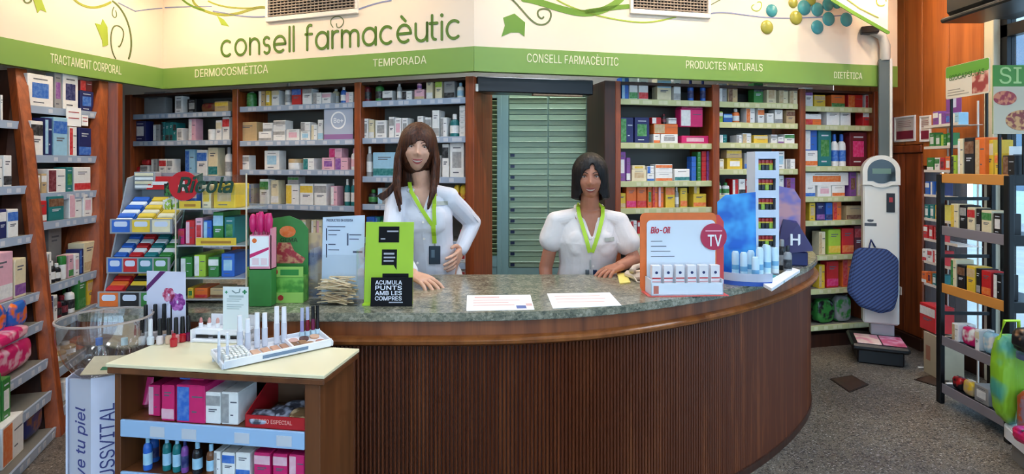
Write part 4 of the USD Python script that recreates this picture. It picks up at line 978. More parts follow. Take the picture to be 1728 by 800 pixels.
# ---------------------------------------------------------------- blue card, tubes, white tower
q0 = on_counter(1212, 468)
bl = thing('blue_card', 'blue backing card with bubble print behind the white tubes', 'card display', (P(1244, 440, 2.95)[0], 2.95, CZ), 0)
obj('card', T(ext(Polygon([(-.095, 0), (.095, 0), (.09, .42), (-.06, .405), (-.1, .37)]), .004)), printed('bubbles_blue', (24, 100, 200), (70, 170, 236), 9, .4, .62), bl)
for x, z, w_, h_, k in ((-.08, .36, .09, .03, 'l'), (.045, .12, .02, .05, 'a'), (-.03, .07, .025, .06, 'g'), (.01, .1, .015, .03, 'u')):
    obj('print_patch', T(ext(rrect(w_, h_, .007, x + w_ / 2, z), .001), (0, -.0002, 0)), cmat(k), bl)
tray = thing('tube_tray', 'blue and teal curved cardboard tray under the white tubes', 'tray', (P(1262, 470, 2.86)[0], 2.86, CZ), 12)
obj('base', flat(affinity.scale(Point(0, 0).buffer(1, 24), .17, .15), 0, .012), mat('tray_teal', (54, 160, 170), .4), tray)
obj('rim', T(flat(affinity.scale(Point(0, 0).buffer(1, 24), .178, .158).difference(affinity.scale(Point(0, 0).buffer(1, 24), .17, .15)).intersection(sbox(-.2, -.2, .02, .2)), 0, .055)), mat('tray_blue', (50, 90, 180), .4), tray)
obj('pale_rim_edge', T(flat(affinity.scale(Point(0, 0).buffer(1, 24), .181, .161).difference(affinity.scale(Point(0, 0).buffer(1, 24), .178, .158)).intersection(sbox(-.2, -.2, .02, .05)), .02, .056)), mat('tray_grey', (180, 186, 204), .4), tray)
tubes = [(1231, 411, 450), (1245, 409, 446), (1259, 406, 444), (1249, 430, 466), (1263, 432, 470), (1275, 429, 466), (1290, 424, 470), (1303, 420, 466), (1316, 424, 456), (1300, 419, 455), (1283, 440, 474)]
for i, (px, pt, pb) in enumerate(tubes):
    Yb = (H - CZ - .013) / ((pb - HY) / FPX); Yb = min(max(Yb, 2.74), 2.985)
    px -= 8; pt -= 7; p = P(px, pb, Yb); hh = (P(px, pt, Yb)[2] - CZ - .013)
    t = thing('cream_tube', f'white blue cream tube, {ORD[sorted(range(len(tubes)), key=lambda k_: tubes[k_][0]).index(i)]} from left of the cluster on the teal tray', 'tube', (p[0], p[1], CZ + .013), 0, 'white tubes on the teal tray')
    obj('body', T(lathe([(0, .012), (.0165, .012), (.017, hh * .9), (.012, hh * .985), (0, hh)], 16)), mat('tube_bluewhite', (206, 232, 246), .3), t, smooth=40)
    obj('cap', cyl(.0172, 0, .02, 16), mat('tube_cap', (236, 244, 248), .3), t)
    obj('wave_print', T(lathe([(.0168, hh * .28), (.0171, hh * .46)], 16)), mat('tube_wave', (120, 176, 212), .3), t, smooth=40)
TY = 3.02
tw = thing('tower_display', 'tall white card tower display with five windows of red-capped products', 'tower display', (P(1294, 430, TY)[0], TY, CZ), 0)
hwt = .061; th_ = P(0, 257, TY)[2] - CZ
wins = [(268, 287), (301, 321), (334, 354), (367, 386), (397, 417)]
zs = [(P(0, b, TY)[2] - CZ, P(0, a, TY)[2] - CZ) for a, b in wins]
front_ = sbox(-hwt, 0, hwt, th_)
for a, b in zs: front_ = front_.difference(sbox(-.044, a, .044, b))
TW = mat('tower_white', (204, 216, 234), .45)
obj('front_panel', T(ext(front_, .004)), TW, tw)
obj('side_panel', bx(-hwt, -hwt + .004, 0, .1, 0, th_), TW, tw); obj('side_panel', bx(hwt - .004, hwt, 0, .1, 0, th_), TW, tw); obj('back_panel', bx(-hwt, hwt, .1, .104, 0, th_), TW, tw)
obj('top_panel', bx(-hwt, hwt, 0, .104, th_, th_ + .004), TW, tw)
cc = 'LkLk'
for k, (a, b) in enumerate(zs):
    obj('ledge', bx(-hwt + .004, hwt - .004, .004, .098, a - .006, a - .001), TW, tw)
    for j in range(4):
        t = thing('lip_balm', f'red-capped little bottle, {ORD[j]} from left in the {ORD[k]} tower window', 'bottle', (P(1294, 430, TY)[0] - .031 + j * .0207, TY + .02, CZ + a - .0008), 0, f'bottles in the {ORD[k]} window of the white tower')
        h_ = (b - a) * .93
        obj('body', bx(-.0095, .0095, 0, .019, 0, h_ * .52, .002), cmat('k' if (j + k) % 3 else 'L', True), t)
        obj('label_band', bx(-.0097, .0097, -.0004, .0194, h_ * .52, h_ * .66), cmat('y'), t)
        obj('cap', bx(-.0095, .0095, 0, .019, h_ * .66, h_, .002), cmat('r', True), t)
nv = thing('navy_dispenser', 'navy and lilac cardboard dispenser with lime side, behind the white tower', 'card display', (P(1334, 420, 3.27)[0], 3.27, CZ), -10)
obj('back_card', T(ext(Polygon([(-.1, .06), (.07, .06), (.075, .36), (.04, .42), (-.06, .44), (-.1, .4)]), .004), (0, .08, 0)), printed('lilac_print', (120, 110, 176), (190, 140, 150), 8, .42, .56, stretch=(1, 1, 1.5)), nv)
obj('lime_side', hull([(-.1, 0, .05), (-.1, .08, .05), (-.1, .08, .34), (-.1, .04, .3), (-.06, 0, .05), (-.085, .08, .34)]), LIME, nv)
obj('navy_box', hull([(-.07, -.0, .06), (.10, -.05, .09), (.11, .08, .09), (-.07, .08, .06), (-.06, .02, .10), (.045, .02, .23), (-.02, .07, .25), (.05, .07, .24), (.10, -.04, .11)]), mat('navy_card', (24, 28, 92), .35), nv)
obj('base', bx(-.08, .09, .0, .09, 0, .075, .004), mat('navy_card', (24, 28, 92), .35), nv)
nh = text('H', None, .06, .002, True); nh.apply_translation((.02, -.017, .115)); obj('lettering', T(nh), PAPER, nv)
jr = thing('cream_jar', 'black and grey pump bottles standing beside the white tower base', 'bottle', (P(1326, 424, 3.1)[0], 3.12, CZ))
make_product(jr, 'T', 'k', 'g', .05, .05, .16, random.Random(3))
jr2 = thing('cream_jar', 'small grey round bottle in front of the navy dispenser', 'bottle', (P(1330, 424, 3.02)[0] + .012, 3.03, CZ))
make_product(jr2, 'T', 'g', 'k', .042, .042, .14, random.Random(3))

# ---------------------------------------------------------------- low display cabinet in front of the counter
LO = np.array([-1.275, 1.90]); LT = np.array([.71, -.105])
LF = Frame(LO, LT); LW = .70; LD = .25; LZ = .82
lc = thing('display_cabinet', 'low brown display cabinet with cream top before the counter', 'display cabinet', LF.loc(0, 0, 0), LF.deg)
WOOD_LOW = wood('wood_low', (84, 46, 22), (122, 72, 38), (8, 8, .6), rough=.4)
CREAM_TOP = mat('cream_top', (232, 222, 184), .35, var=.02, scale=5)
obj('top_board', [bx(-.018, LW + .018, -.012, LD, LZ - .034, LZ - .012, .004)], WOOD_LOW, lc)
obj('top_surface', bx(-.02, LW + .02, -.014, LD + .002, LZ - .0119, LZ, .002), CREAM_TOP, lc)
obj('side_board', bx(0, .022, 0, LD, 0, LZ - .034, .002), WOOD_LOW, lc); obj('side_board', bx(LW - .05, LW, 0, LD, 0, LZ - .034, .002), WOOD_LOW, lc)
obj('back_board', bx(.022, LW - .05, LD - .012, LD, .05, LZ - .034), WOOD_DARK, lc)
for z in (.636, .47, .25, .06):
    sh = obj('shelf', bx(.022, LW - .05, .008, LD - .012, z - .016, z), WOOD_LOW, lc)
    obj('price_rail', bx(.022, LW - .05, -.002, .008, z - .052, z + .002, .002), mat('rail_light_blue', (156, 190, 226), .35), sh)
    for i, x in enumerate((.13, .24, .42, .56)):
        obj('price_ticket', bx(x, x + .05, -.0035, -.0018, z - .044, z - .012), TICKET, sh)
place(LF, 'low display cabinet', 'upper shelf', .637, '230-252 640 Umd >.08; 250-270 650 Bmp >.03; 272-294 650 Bmp; 297-346 650 Bmb >.0; 302-344 626 Bmb ^650 >.04; 346-372 662 Bwg; 373-402 662 Bwg', w=.012, depth=.09)
place(LF, 'low display cabinet', 'middle shelf', .472, '237-251 737 Tbl; 247-262 732 Tbv >.05; 261-268 735 Uob >.07; 270-284 737 Ttl; 287-301 738 Ttl; 302-314 742 Tuv; 320-336 748 Tkl; 344-359 752 Tal; 360-372 762 Bwg; 374-396 764 Bwb; 397-422 764 Bwb; 428-456 764 Bmp; 460-485 766 Bmp; 487-514 768 Bmp', w=.012, depth=.06)
# red pouch tray
s0, s1 = LF.s_of(416, .02), LF.s_of(519, .02)
px_ = thing('pouch_tray', 'red and brown open tray of small pouches, right end of upper shelf', 'tray box', LF.loc((s0 + s1) / 2, .012, .637), LF.deg)
hw = min((s1 - s0) / 2, .118)
REDC = mat('tray_red', (176, 28, 36), .4)
obj('front', bx(-hw, hw, 0, .003, 0, .038), REDC, px_); obj('floor_card', bx(-hw, hw, .003, .19, 0, .003), mat('tray_brown', (96, 66, 44), .5), px_)
obj('side_panel', hull([(-hw, 0, 0), (-hw + .003, 0, 0), (-hw, 0, .038), (-hw + .003, 0, .038), (-hw, .19, 0), (-hw + .003, .19, 0), (-hw, .19, .125), (-hw + .003, .19, .125)]), REDC, px_)
obj('back_card', bx(-hw, hw, .188, .191, 0, .135), mat('tray_brown', (96, 66, 44), .5), px_)
q = text('PRECIO ESPECIAL', .13, .012, .0008, True); q.apply_translation((-.01, -.0002, .015)); obj('front_print', q, mat('print_salmon', (224, 150, 140), .5), px_)
for i, (x, y, rz, lab) in enumerate(((-.055, .03, 8, 'left grey foil pouch lying in the red tray'), (-.01, .06, -10, 'middle grey foil pouch lying in the red tray'), (.02, .10, 14, 'rear grey foil pouch lying in the red tray'), (.075, .04, 4, 'brown pouch at the right of the red tray'))):
    g = thing('pouch', lab, 'pouch', LF.loc((s0 + s1) / 2 + x, .012 + y, .641), LF.deg + rz)
    m = trimesh.creation.icosphere(3, 1.0); v = m.vertices; v = np.sign(v) * np.abs(v) ** .6; v /= np.abs(v).max(0)
    obj('foil', T(trimesh.Trimesh(v * (.042, .03, .010) + (0, 0, .02 + .004 * i), m.faces, process=False), rx=14), printed('foil_grey' if i < 3 else 'foil_brown', (70, 72, 84) if i < 3 else (110, 84, 56), (170, 176, 196) if i < 3 else (190, 166, 130), 30, .46, .58), g, smooth=True)
    obj('seal_strip', T(bx(-.042, .042, .026, .034, .022, .024), rx=14), ALU, g)

# ---- on the cabinet's top
def on_low(px, py, z=LZ): Y = (H - z) / ((py - HY) / FPX); return P(px, py, Y)
NB = mat('nail_black', (16, 16, 18), .25)
npc = thing('card_display', 'white and violet flower print card behind the black-capped nail polishes', 'card display', (*on_low(281, 571)[:2], LZ), LF.deg)
cw = .078
NP = on_low(281, 571); yb = NP[1]
obj('card', T(ext(sbox(-cw, 0.02, cw, .245), .003), (0, 0, 0), rx=0), mat('card_lilac_white', (210, 212, 232), .45), npc)
obj('foot', bx(-cw, cw, -.02, .05, 0, .02), mat('card_lilac_white', (210, 212, 232), .45), npc)
obj('printed_stripe', T(ext(Polygon([(-cw, .17), (-cw, .19), (-cw * .3, .245), (-cw * .0, .245)]), .001), (0, -.003, 0)), mat('print_plum', (92, 30, 100), .5), npc)
obj('printed_flower', T(ext(unary_union([Point(cw * .6 + .018 * math.cos(a), .135 + .02 * math.sin(a)).buffer(.014) for a in np.arange(0, 6.2, 1.05)] ).intersection(sbox(-cw, 0, cw, .24)), .001), (0, -.003, 0)), printed('print_violet_flower', (120, 40, 130), (190, 110, 190), 60, .45, .6), npc)
obj('printed_flower', T(ext(unary_union([Point(cw * .15 + .015 * math.cos(a), .16 + .016 * math.sin(a)).buffer(.011) for a in np.arange(0, 6.2, 1.05)]), .001), (0, -.003, 0)), printed('print_red_flower', (176, 50, 90), (220, 160, 190), 60, .45, .6), npc)
pol = [('clear', (214, 218, 222)), ('pale', (222, 208, 204)), ('beige', (206, 176, 150)), ('pink', (206, 140, 140)), ('red', (178, 24, 40)), ('plum', (110, 24, 70))]
fr = [(240, 582, 0), (254, 582, 0), (270, 581, 1), (285, 580, 2), (297, 579, 3), (308, 577, 4), (318, 575, 5), (246, 574, 0), (262, 573, 1), (277, 572, 2), (291, 571, 3), (303, 570, 4), (314, 569, 5), (293, 585, 4)]
for i, (px, py, k) in enumerate(fr):
    p = on_low(px, py); row = 'front row' if i < 7 else 'rear row'
    lab = f'nail polish with {pol[k][0]} varnish and black cap, {ORD[i % 7 if i < 7 else i - 7]} from left in the {row}' if i < 13 else 'short red nail polish bottle standing before the other polishes'
    t = thing('nail_polish', lab, 'nail polish', (p[0], p[1], LZ + .0003), 0, 'nail polishes on the cream top')
    obj('glass', T(lathe([(0, 0), (.011, .001), (.012, .006), (.012, .026), (.006, .032), (0, .032)], 14)), mat('varnish_' + pol[k][0], pol[k][1], .12), t, smooth=40)
    hc = .088 if i < 7 else .125
    if i < 13: obj('cap', T(lathe([(0, .031), (.0075, .032), (.0068, hc), (.005, hc + .003), (0, hc + .003)], 12)), NB if i != 1 else mat('cap_white', (230, 230, 232), .3), t, smooth=40)
    else: obj('cap', T(lathe([(0, .031), (.006, .032), (.006, .045), (0, .046)], 12)), mat('varnish_red', pol[4][1]), t)
# white lipstick holder
WP = mat('white_plastic', (234, 234, 238), .3)
p = on_low(378, 574)
lh = thing('lipstick_holder', 'white stepped lipstick holder behind the make-up tray', 'lipstick holder', (p[0], p[1] - .02, LZ), -6)
obj('step', [bx(-.105, .105, -.02, .055, 0, .012, .003), bx(-.105, .105, .0, .055, .022, .045, .003), bx(-.105, -.098, -.02, .055, 0, .045), bx(.098, .105, -.02, .055, 0, .045)], WP, lh)
obj('back_plate', bx(-.075, .105, .056, .06, .03, .085, .001), WP, lh)
obj('dark_gap', [bx(x, x + .045, -.002, -.0004, .022 - .011, .022) for x in (-.095, -.03, .035)], NB, lh)
for i, c in enumerate(((196, 120, 116), (206, 148, 140), (214, 160, 150), (150, 76, 70), (130, 70, 60))):
    x = -.088 + .032 * i
    t = thing('lipstick', f'lipstick tester, {ORD[i]} from left in the white stepped holder', 'lipstick', (p[0] + x, p[1] - .02 + .02 - x * .1, LZ + .0455), 0, 'lipsticks in the white holder')
    obj('case', cyl(.0075, 0, .016, 12), WP, t, smooth=40)
    obj('stick', T(lathe([(0, .014), (.0058, .014), (.0058, .026), (.003, .034), (0, .035)], 12)), mat(f'lipstick_{i}', c, .3), t, smooth=40)
p = on_low(415, 566)
cs = thing('sign_card', 'white card with small green crosses standing behind the make-up tray', 'sign card', (p[0], 2.12, LZ), -4)
CH = 2.12
hh = P(0, 484, CH)[2] - LZ
obj('card', bx(-.047, .047, 0, .002, .0, hh), mat('card_mint_white', (216, 226, 228), .45), cs)
CRS = mat('cross_green', (40, 130, 84), .5)
def cross(x, z, r): return T(ext(unary_union([sbox(x - r, z - r / 3, x + r, z + r / 3), sbox(x - r / 3, z - r, x + r / 3, z + r)]), .0008), (0, -.0001, 0))
obj('green_cross', cross(.034, hh - .018, .008), CRS, cs); obj('green_cross', cross(-.034, hh - .02, .005), CRS, cs)
obj('swoosh', T(ext(LineString([(-.012, hh - .014), (0, hh - .022), (.014, hh - .02), (.016, hh - .008)]).buffer(.002), .0008), (0, -.0001, 0)), mat('swoosh_grey', (120, 140, 142), .5), cs)
for i, z in enumerate((.15, .138, .126, .104, .092, .08)): obj('text_line', bx(-.032 if i else -.024, .03 - .008 * (i % 3), -.0008, .0002, hh * .35 + z * .6, hh * .35 + z * .6 + (.008 if i == 0 else .003)), mat('line_greygreen', (168, 184, 186), .5), cs)
# make-up tray, tilted towards the viewer
tp = [on_low(376, 626), on_low(558, 586)]
tc = (tp[0] + tp[1]) / 2; tv = tp[1] - tp[0]; tdeg = math.degrees(math.atan2(tv[1], tv[0]))
tL = np.linalg.norm(tv[:2])
mk = thing('makeup_tray', 'white tilted make-up tester tray with compartments on the cream top', 'make-up tray', (tc[0], tc[1] + .004, LZ), tdeg)
hw = min(tL / 2, .215); td = .115
def tl(m): return T(m, (0, 0, .004), rx=9)
obj('tray_floor', tl(bx(-hw, hw, 0, td, 0, .006, .002)), WP, mk)
obj('tray_rim', [tl(bx(-hw, hw, -.006, 0, 0, .028, .002)), tl(bx(-hw - .006, -hw, -.006, td, 0, .02, .002)), tl(bx(hw, hw + .006, -.006, td, 0, .02, .002)), tl(bx(-hw, hw, td, td + .005, 0, .018, .002))], WP, mk)
obj('front_inlay', tl(bx(-.06, .09, -.0075, -.0055, .009, .02)), mat('inlay_slate', (110, 134, 164), .3), mk)
for x in (-hw + .085, hw - .13): obj('divider', tl(bx(x - .003, x + .003, 0, td, .006, .022)), WP, mk)
obj('rear_prop', bx(-hw, hw, td - .005, td, 0, .02), WP, mk)
SK = [(214, 170, 140), (206, 158, 128), (196, 146, 118), (188, 140, 110), (120, 86, 60), (150, 110, 74), (176, 126, 110), (200, 160, 150), (90, 60, 54)]
for i in range(6):
    x = -hw + .10 + i * .032
    obj('powder_pan', tl(bx(x, x + .027, .012, td - .045, .006, .011, .002)), mat(f'powder_{i}', SK[i], .6), mk)
for i in range(6):
    x = hw - .118 + (i % 3) * .038; y = .012 + (i // 3) * .048
    obj('shadow_pan', tl(T(cyl(.016, .006, .012, 16), (x + .016, y + .018, 0))), mat(f'shadow_{i}', SK[(i + 4) % 9], .5), mk)
obj('cotton_bits', [tl(T(cyl(.005, .006, .03, 8), (-hw + .014 + .0125 * (i % 6), .014 + .013 * (i // 6), 0))) for i in range(36)], mat('cotton', (232, 232, 226), .8), mk, kind='stuff')
cD, sD = math.cos(math.radians(tdeg)), math.sin(math.radians(tdeg))
def on_tray(x, y): return (tc[0] + x * cD - y * sD, tc[1] + .004 + x * sD + y * cD, LZ + .012 + y * math.tan(math.radians(9)))
for i, (x, h_) in enumerate(((-.10, .115), (-.075, .10), (-.045, .115), (-.02, .11), (.02, .125), (.045, .12), (-.155, .09), (-.18, .10))):
    q = on_tray(x, .085 if i < 6 else .03)
    t = thing('makeup_tube', f'slim white make-up tube, {ORD[i + 2 if i < 6 else 7 - i]} from left standing in the tester tray', 'make-up tube', q, tdeg, 'slim tubes in the make-up tray')
    obj('tube', T(lathe([(0, .0), (.0095 if i < 6 else .005, 0), (.0095 if i < 6 else .005, h_ * .55), (0, h_ * .55)], 12)), mat('tube_pearl', (206, 208, 218), .25), t, smooth=40)
    obj('cap', T(lathe([(0, h_ * .54), (.0085 if i < 6 else .0045, h_ * .54), (.0078 if i < 6 else .004, h_), (0, h_)], 12)), WP, t, smooth=40)
for i, x in enumerate((.115, .135, .155, .172)):
    q = on_tray(x, .1)
    t = thing('lip_gloss', f'lip gloss with {["violet", "dark red", "plum", "black"][i]} tube, {ORD[i]} at right end of the make-up tray', 'lip gloss', q, 0, 'lip glosses in the make-up tray')
    obj('tube', cyl(.0065, .0, .055, 12), mat(f'gloss_{i}', ((150, 140, 190), (120, 16, 44), (110, 30, 70), (30, 28, 34))[i], .12), t, smooth=40)
    obj('cap', cyl(.006, .055, .10, 12), mat('gloss_cap', (176, 180, 206) , .2) if i < 2 else NB, t, smooth=40)
    obj('holder', cyl(.009, -.001, .016, 12), mat('holder_ice', (190, 214, 226), .15), t, smooth=40)

# ---------------------------------------------------------------- clear bowl on a printed cardboard column
BC = np.array([-1.425, 2.06]); 
cz = .735
col = thing('cardboard_column', 'white folded cardboard column with blue vertical lettering under the clear bowl', 'display column', (*BC, 0), 6)
CW = mat('card_column_white', (212, 214, 232), .5); CG = mat('card_column_grey', (184, 184, 196), .55)
def prism(pts, z0, z1): return flat(Polygon(pts), z0, z1)
obj('left_flange', prism([(-.10, .04), (-.085, -.055), (-.080, -.053), (-.094, .042)], 0, cz), CW, col)
obj('middle_panel', prism([(-.080, -.045), (.0, -.060), (.0, -.054), (-.080, -.039)], 0, cz - .006), CG, col)
obj('right_panel', prism([(.0, -.066), (.085, -.030), (.083, -.024), (.0, -.058)], 0, cz), CW, col)
obj('back_panel', prism([(-.094, .042), (.083, -.024), (.087, -.018), (-.092, .048)], 0, cz), CW, col)
BLU = mat('ink_blueviolet', (62, 66, 128), .5)
def up_text(s, W_, hgt, p0, p1, zc, slant=0.0, name='lettering'):
    """Lettering that reads upwards on the panel between plan points p0 -> p1."""
    m = text(s, W_, hgt, .0012, False); v = np.array(m.vertices)   # x along, z up
    along = v[:, 0] + slant * v[:, 2]; upv = v[:, 2]
    p0, p1 = np.array(p0), np.array(p1); d = (p1 - p0) / np.linalg.norm(p1 - p0); nrm = np.array([d[1], -d[0]])
    mid = (p0 + p1) / 2
    a = -(upv - hgt / 2)
    xy = mid + a[:, None] * d + (-v[:, 1] + .0002)[:, None] * nrm
    obj(name, trimesh.Trimesh(np.c_[xy, zc + along], m.faces, process=False), BLU, col)
up_text('MUSSVITAL', .30, .042, (.0, -.066), (.085, -.030), .49)
up_text('vive tu piel', .28, .034, (-.080, -.045), (.0, -.060), .49, slant=.3)
bw = thing('clear_bowl', 'large clear acrylic bowl on the cardboard column, left of the low cabinet', 'bowl', (BC[0] + .005, BC[1] + .01, cz + .001), 0)
prof = [(0, 0), (.08, 0), (.095, .008), (.125, .06), (.141, .12), (.144, .185)]
obj('bowl', lathe(prof, 40), clear_pane('bowl_acrylic', (.86, .83, .82), .5, .06), bw, smooth=40)
obj('rim', T(lathe([(.141, .183), (.147, .183), (.147, .189), (.141, .189), (.141, .183)], 40)), mat('rim_clear', (176, 160, 150), .15), bw, smooth=False)
cd = thing('sample_card', 'cream card with green print lying in the clear bowl', 'card', (BC[0] + .03, BC[1] - .02, cz + .007), 6)
obj('card', T(bx(-.065, .06, -.04, .05, 0, .003), rx=24).apply_translation((0, 0, .018)), mat('card_cream', (234, 216, 186), .5), cd)
obj('green_print', T(bx(-.01, .05, -.022, -.006, .003, .004), rx=24).apply_translation((0, 0, .018)), CRS, cd)
GLS = usdkit.material(stage, '/World/Looks/clear_glass', {'p': ('principled_bsdf', {'base_color': (.95, .97, 1), 'roughness': .02, 'transmission_weight': 1.0, 'ior': 1.4})}, [], surface='p.BSDF')
for i, (x, y, z, lab, cc_) in enumerate(((-.045, .05, .055, 'blue-capped clear sample bottle in the bowl, left', 'b'), (.045, .05, .05, 'clear sample bottle with light blue cap in the bowl, right', 'l'))):
    t = thing('sample_bottle', lab, 'bottle', (BC[0] + x, BC[1] + y, cz + .012), 0)
    obj('glass', T(lathe([(0, 0), (.02, .002), (.022, .02), (.022, .05), (.009, .066), (0, .066)], 16)), GLS, t, smooth=40)
    obj('cap', cyl(.011, .066, .09, 12), cmat(cc_, True), t, smooth=40)

# ---------------------------------------------------------------- personal scale by the wood wall
SY = 4.52; SDEG = -24.0
sx = lambda px, Y=SY: (px - CX) / FPX * Y
sz = lambda py, Y=SY: H - (py - HY) / FPX * Y
xc = sx(1487)
SW = mat('scale_white', (218, 218, 212), .35)
sc = thing('weighing_scale', 'tall white personal weighing scale with arched display head', 'weighing scale', (xc, SY, 0), SDEG)
hw = (sx(1513) - sx(1460)) / 2
zt, zs_, zb = sz(262), sz(312), sz(548)
head = unary_union([sbox(-hw * 1.03, zs_, hw * 1.03, zt - hw), affinity.scale(Point(0, zt - hw * 1.03).buffer(hw * 1.03, 24), 1, 1.0)])
obj('column', bx(-hw, hw, 0, .13, .24, zs_, .012), SW, sc)
obj('column_foot', bx(-hw * .55, hw * .75, .02, .12, .15, .24, .006), mat('scale_foot_grey', (170, 170, 176), .4), sc)
obj('head', T(ext(head, .15), (0, .14, 0)), SW, sc, smooth=30)
win = unary_union([sbox(-hw * .76, zs_ + .03, hw * .76, zt - hw * 1.02), Point(0, zt - hw * 1.03).buffer(hw * .76, 24)])
obj('display_window', T(ext(win, .004), (0, -.0085, 0)), mat('scale_window', (26, 34, 36), .12), sc)
obj('display_lcd', bx(-hw * .5, hw * .52, -.0145, -.0115, zs_ + .085, zs_ + .125), mat('scale_lcd', (92, 120, 100), .2), sc)
obj('coin_slot', bx(hw * .28, hw * .74, -.004, .004, sz(358), sz(326)), mat('slot_black', (28, 22, 24), .3), sc)
obj('slot_light', bx(hw * .42, hw * .62, -.006, -.003, sz(341), sz(333)), mat('slot_red', (170, 40, 44), .3), sc)
lg = unary_union([sbox(-hw * .92, sz(382), -hw * .25, sz(377)), sbox(-hw * .75, sz(374), -hw * .42, sz(371)), affinity.scale(Point(-hw * .6, sz(373)).buffer(.02), 1, .5)])
obj('logo', T(ext(lg, .001), (0, -.0002, 0)), mat('logo_grey', (70, 74, 82), .4), sc)
obj('height_rule', bx(-hw * .08, hw * .52, .05, .09, zt - .02, sz(98), .004), mat('rule_grey', (84, 92, 90), .35), sc)
obj('rule_edge', bx(hw * .52, hw * .68, .045, .095, zt - .02, sz(98), .004), SW, sc)
neck = [(hw * .3, .07, sz(100)), (hw * .3, .07, sz(75)), (hw * .1, .06, sz(58)), (-hw * .5, .03, sz(50)), (-hw * .75, .0, sz(48))]
obj('neck', tube(np.array(neck), [.036, .036, .034, .03, .026], 14), mat('scale_neck', (196, 196, 192), .35), sc, smooth=True)
obj('sensor_head', bx(-hw * 1.15, -hw * .15, -.05, .05, sz(56), sz(44), .006), mat('sensor_black', (34, 26, 26), .35), sc)
bz = .15
obj('platform', [bx(-.225, .14, -.30, .12, .105, bz, .014), bx(-.185, .11, -.25, .10, .0, .105, .01)], mat('platform_black', (16, 16, 20), .4), sc)
obj('foot_pad', T(bx(-.185, -.03, -.26, .0, bz, bz + .006, .002)), printed('pad_white_pink', (226, 200, 190), (214, 140, 160), 12, .46, .6), sc)
obj('foot_pad', T(bx(-.022, .125, -.26, .0, bz, bz + .006, .002)), printed('pad_pink', (196, 84, 120), (214, 150, 176), 14, .46, .6), sc)
# blue striped cover leaning on the scale
STR = usdkit.material(stage, '/World/Looks/striped_denim', {'g': ('texture_coordinate', {}), 'm': ('mapping', {'rotation': (0, math.radians(42), 0)}), 'w': ('wave_texture', {'scale': 15.0, 'distortion': .6, 'detail': 1.0, 'bands_direction': 'z'}),
    'r': ('rgb_ramp', {'ramp': [(.3, lin((38, 50, 92))), (.6, lin((66, 88, 138)))]}), 'p': ('principled_bsdf', {'roughness': .8})},
    [('g.object', 'm.vector'), ('m.vector', 'w.vector'), ('w.fac', 'r.fac'), ('r.color', 'p.base_color')], surface='p.BSDF')
SY2 = 4.45
_a = math.radians(SDEG); CS_ = (-.07 * math.cos(_a) + .055 * math.sin(_a), -.07 * math.sin(_a) - .055 * math.cos(_a))
bg = thing('striped_cushion', 'blue diagonally striped fabric cushion hanging on the scale column', 'cushion', (xc + CS_[0], SY + CS_[1], sz(528, SY2)), SDEG)
w_, h_ = (sx(1510, SY2) - sx(1434, SY2)) / 2, sz(420, SY2) - sz(528, SY2)
outl = Polygon([(-w_ * .62, h_), (w_ * .55, h_ * 1.0), (w_ * .98, h_ * .86), (w_ * .96, h_ * .3), (w_ * .8, h_ * .06), (w_ * .3, 0), (-w_ * .5, h_ * .08), (-w_ * .98, h_ * .3), (-w_ * .88, h_ * .6), (-w_ * .72, h_ * .92)]).buffer(-.06, 8).buffer(.06, 8)
ms = [ext(outl.buffer(-.022), .07), T(ext(outl.buffer(-.008), .05), (0, -.010, 0)), T(ext(outl, .026), (0, -.022, 0))]
obj('cover', ms, STR, bg); obj('hem', T(ext(outl.buffer(.003).difference(outl.buffer(-.006)), .012), (0, -.029, 0)), mat('hem_navy', (40, 52, 96), .8), bg)
obj('strap', tube([(-.02, -.01, h_ * .98), (.0, .03, h_ * 1.12), (.03, .05, h_ * 1.0)], .006), mat('hem_navy', (40, 52, 96), .8), bg)

# floor plates
for (q, lab) in (([(1400, 640), (1438, 634), (1466, 650), (1434, 663)], 'brown metal floor plate in front of the scale'), ([(1542, 641), (1590, 628), (1606, 640), (1588, 655)], 'dark brown floor plate beside the black product rack')):
    pts = [P(px, py, H / ((py - HY) / FPX))[:2] for px, py in q]; c = np.mean(pts, 0)
    t = thing('floor_plate', lab, 'floor plate', (*c, 0.0002))
    pg = Polygon([p_ - c for p_ in pts])
    obj('plate', flat(pg.buffer(-.01), 0, .005), mat('plate_brown', (72, 52, 42), .4, metal=.3, var=.1), t)
    obj('rim', flat(pg.difference(pg.buffer(-.012)), 0, .004), mat('plate_rim', (40, 30, 26), .4, metal=.3), t)

# notices and socket on the wood wall (its face is at x = XR)
WF = Frame((XR, 5.6), (0, -1))
def notice(px0, px1, py0, py1, lab):
    s0, s1 = WF.s_of(px0), WF.s_of(px1); z0, z1 = WF.z_of((px0 + px1) / 2, py1), WF.z_of((px0 + px1) / 2, py0)
    t = thing('wall_notice', lab, 'notice', WF.loc((s0 + s1) / 2, -.0005, z0), WF.deg)
    hw_ = (s1 - s0) / 2; hh_ = z1 - z0
    obj('frame', [bx(-hw_, hw_, -.012, 0, 0, .012), bx(-hw_, hw_, -.012, 0, hh_ - .012, hh_), bx(-hw_, -hw_ + .012, -.012, 0, .012, hh_ - .012), bx(hw_ - .012, hw_, -.012, 0, .012, hh_ - .012)], PAPER, t)
    obj('sheet', bx(-hw_ + .012, hw_ - .012, -.006, -.001, .012, hh_ - .012), mat('notice_sheet', (206, 196, 188), .5), t)
    obj('maroon_block', bx(-hw_ * .8, hw_ * .8, -.0075, -.0055, hh_ * .1, hh_ * .42), mat('notice_maroon', (128, 36, 60), .5), t)
    for i in range(4): obj('text_line', bx(-hw_ * .7, hw_ * (.6 - .1 * (i % 2)), -.0075, -.0055, hh_ * (.58 + .07 * i), hh_ * (.6 + .07 * i)), mat('line_rose', (160, 120, 124), .5), t)
